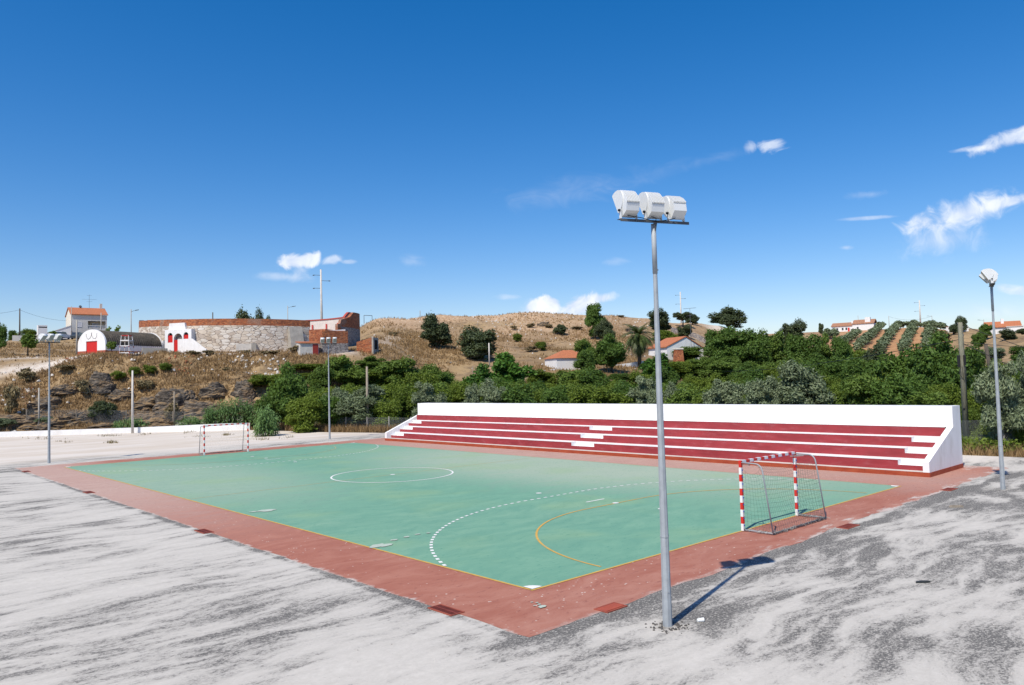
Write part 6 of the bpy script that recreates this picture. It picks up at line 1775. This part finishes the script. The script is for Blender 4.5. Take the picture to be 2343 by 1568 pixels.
P = strip_pts(1400, EDGE, 3.4, 19); P[:, 0] += 1.8
V, F = leaves(np.random.RandomState(14), P + [0, 0, .4], np.full(len(P), .5), 12000, .11, 1.6)
tag(link(bpy.data.objects.new('bramble_growth', np_mesh('bramble_growth', V, F, LEAF_BRAM))), 'green brambles behind the fence left of the stand', 'brambles', kind='stuff')
# little weeds on the far sandy yard
r3 = np.random.RandomState(31); cs = []
for (u, v, n, sp) in ((250, 998, 20, 14), (330, 994, 12, 8), (430, 990, 14, 10), (520, 996, 26, 5), (595, 990, 12, 8), (255, 1013, 30, 7), (600, 1006, 12, 10), (590, 1000, 10, 14), (150, 1012, 8, 10), (90, 1004, 12, 20), (300, 985, 20, 40), (540, 978, 16, 40), (655, 1002, 8, 10), (450, 1000, 10, 14)):
    for k in range(n):
        p = gnd(u + r3.normal() * sp, v + r3.normal() * 1.0)
        cs.append((p[0], p[1], 0))
cs = np.array(cs); cs = cs[lot_inside(cs[:, 0], cs[:, 1]) > .2]
tufts('yard_weeds', cs, .08, .3, .02, LEAF_DRY, 'small weeds growing in the far sandy part of the yard', 5, 32, .12)
# -- rock outcrops on the slope
def rock(u, v, D, wpx, hpx, label, seed):
    p = gp(u, D); c_ = 1 / math.sqrt(sq(u)); w = wpx / FPX * D * c_ * c_ / 2; h = hpx / FPX * D * c_
    rs_ = np.random.RandomState(seed); n1, n2 = 56, 26; V = []
    ox, oy = rs_.uniform(0, 90, 2)
    for i in range(n1):
        a = 2 * math.pi * i / n1
        for j in range(n2):
            e_ = math.pi / 2 * j / (n2 - 1) * 1.12 - .2
            ce, se = math.cos(e_), math.sin(e_)
            x, y, z = ce * math.cos(a), ce * math.sin(a) * .75, se
            f = 1 + .42 * float(fbm(ox + x * 1.6 + z * .5, oy + y * 1.6 + z * 3.0, 4)) + .22 * abs(float(fbm(ox + x * 3 + z, oy + z * 9 + y * 2 + x * 1.5, 3)))
            V.append((x * f * w, y * f * w * .8, z * f * h * 1.0 - h * .25))
    F = [(i * n2 + j, ((i + 1) % n1) * n2 + j, ((i + 1) % n1) * n2 + j + 1, i * n2 + j + 1) for i in range(n1) for j in range(n2 - 1)]
    me = np_mesh('rock_outcrop', np.array(V), np.array(F), ROCK, False)
    o = bpy.data.objects.new('rock_outcrop', me); o.location = tuple(p); o.rotation_euler = (0, 0, view_rz(p) + rs_.uniform(-.4, .4)); link(o)
    tag(o, label, 'rock', 'rock outcrops on the left slope')
for i, a in enumerate((
    (405, 925, 102, 110, 52, 'large layered grey rock outcrop behind the thin wooden pole'), (468, 940, 99, 130, 40, 'low broad rock ledge left of the giant cane'),
    (492, 892, 103, 70, 30, 'grey rock knob above the rock ledge'), (560, 880, 102, 60, 44, 'dark craggy rock left of the big dense tree'), (570, 915, 99, 70, 26, 'small rock shelf below the craggy rock'),
    (230, 885, 107, 62, 36, 'pointed grey rock halfway up the slope'), (280, 890, 106, 60, 22, 'flat brown rock right of the pointed one'), (110, 905, 106, 90, 26, 'flat layered rock behind the far left mast'),
    (80, 935, 103, 110, 22, 'low rock band at the foot of the slope, far left'), (185, 938, 102, 100, 26, 'low rock band left of the feathery bush'), (225, 940, 101.5, 40, 18, 'small rock beside the feathery bush'), (330, 945, 100, 90, 16, 'thin rock band right of the feathery bush'), (20, 950, 103, 60, 16, 'small rock at the left edge foot of the slope'), (375, 905, 100, 40, 14, 'small dark rock left of the large outcrop'),
    (360, 955, 98.5, 60, 18, 'small rock at the foot of the large outcrop'))): rock(*a, seed=40 + i)
for i, a in enumerate(((2055 / 1.6533, 748, 188, 30, 12, 'small pale rock on the dry hillside'), (1352, 732, 196, 22, 16, 'rock below the ridge left of the round evergreen'), (1450, 742, 186, 40, 14, 'rock ledge right of the palm'))): rock(*a, seed=70 + i)
r5 = random.Random(9)
for i in range(13):
    u = r5.uniform(-30, 610); f_ = r5.random(); wd = 103.5 - 10.5 * max(0, min(1, u / 600)) ** 1.2
    rock(u, 940, wd - 1.5 + f_ * 9, r5.uniform(50, 130), r5.uniform(9, 20), 'low brown rock ledge running across the left slope', 100 + i)
# -- rubble and litter on the slopes
def rubble(n, boxes, smin, smax, mat, label, seed):
    r4 = random.Random(seed); pts = []
    for (u0, u1, d0, d1, k) in boxes:
        for i in range(k):
            p = gp(r4.uniform(u0, u1), r4.uniform(d0, d1)); pts.append((p[0], p[1], p[2], r4.uniform(smin, smax)))
    stones('rubble', pts, mat, label, 'rubble', 'stuff')
rubble(0, ((520, 640, 106, 111, 70), (380, 700, 107, 117, 70), (0, 370, 100, 118, 90), (0, 90, 104, 110, 40), (830, 960, 186, 198, 60), (1080, 1200, 170, 206, 90), (1200, 1500, 190, 212, 60), (850, 1480, 125, 205, 90)), .12, .5, CONC_L, 'pale broken stones scattered over the slopes', 5)
rubble(0, ((385, 450, 108, 116, 36), (40, 90, 104, 110, 20), (150, 170, 112, 118, 8)), .12, .38, BRICK, 'broken red bricks tipped down the slope below the bullring', 6)
# concrete trough below the gate
tg = gp(354, 115.5); mb = MB(); mb.prism([(-1.6, -.3), (1.7, -.3), (1.6, .75), (-1.5, .85)], 0, .9, 'y'); o = mb.build('concrete_block', CONC, None, tg, view_rz(tg) + .1); tag(o, 'long grey concrete block below the bullring gate', 'block')
tg = gp(262, 120); o = thing('covered_heap', tg, 'dark tarpaulin heap against the shed skirting', 'tarpaulin', 0)
V = [(.5 * math.cos(a) * (1 - z) * (1 + .2 * math.sin(3 * a)), .4 * math.sin(a) * (1 - z), z * .8 - .05) for z in (0, .3, .6, .85) for a in np.linspace(0, 6.283, 11)[:-1]] + [(0, 0, .75)]
MB().add(V, [(j * 10 + i, j * 10 + (i + 1) % 10, (j + 1) * 10 + (i + 1) % 10, (j + 1) * 10 + i) for j in range(3) for i in range(10)] + [(30 + i, 30 + (i + 1) % 10, 40) for i in range(10)]).build('sheet', M('dark_tarpaulin', (.04, .06, .065), .5, .2), o)
# grey path behind the wall
mb = MB(); pth = [gp(u, D) for u, D in ((330, 97), (400, 95.8), (460, 94.6), (520, 94), (560, 94.5))]
L = [(p[0], p[1], p[2] + .06) for p in pth]; Q = [(p[0] + .6, p[1] + 2.2, float(zt(p[0] + .6, p[1] + 2.2)) + .06) for p in pth]
mb.add(L + Q, [(i, i + 1, 6 + i, 5 + i) for i in range(4)]); o = mb.build('path', CONC_L); tag(o, 'grey path behind the white wall', 'path', kind='structure')
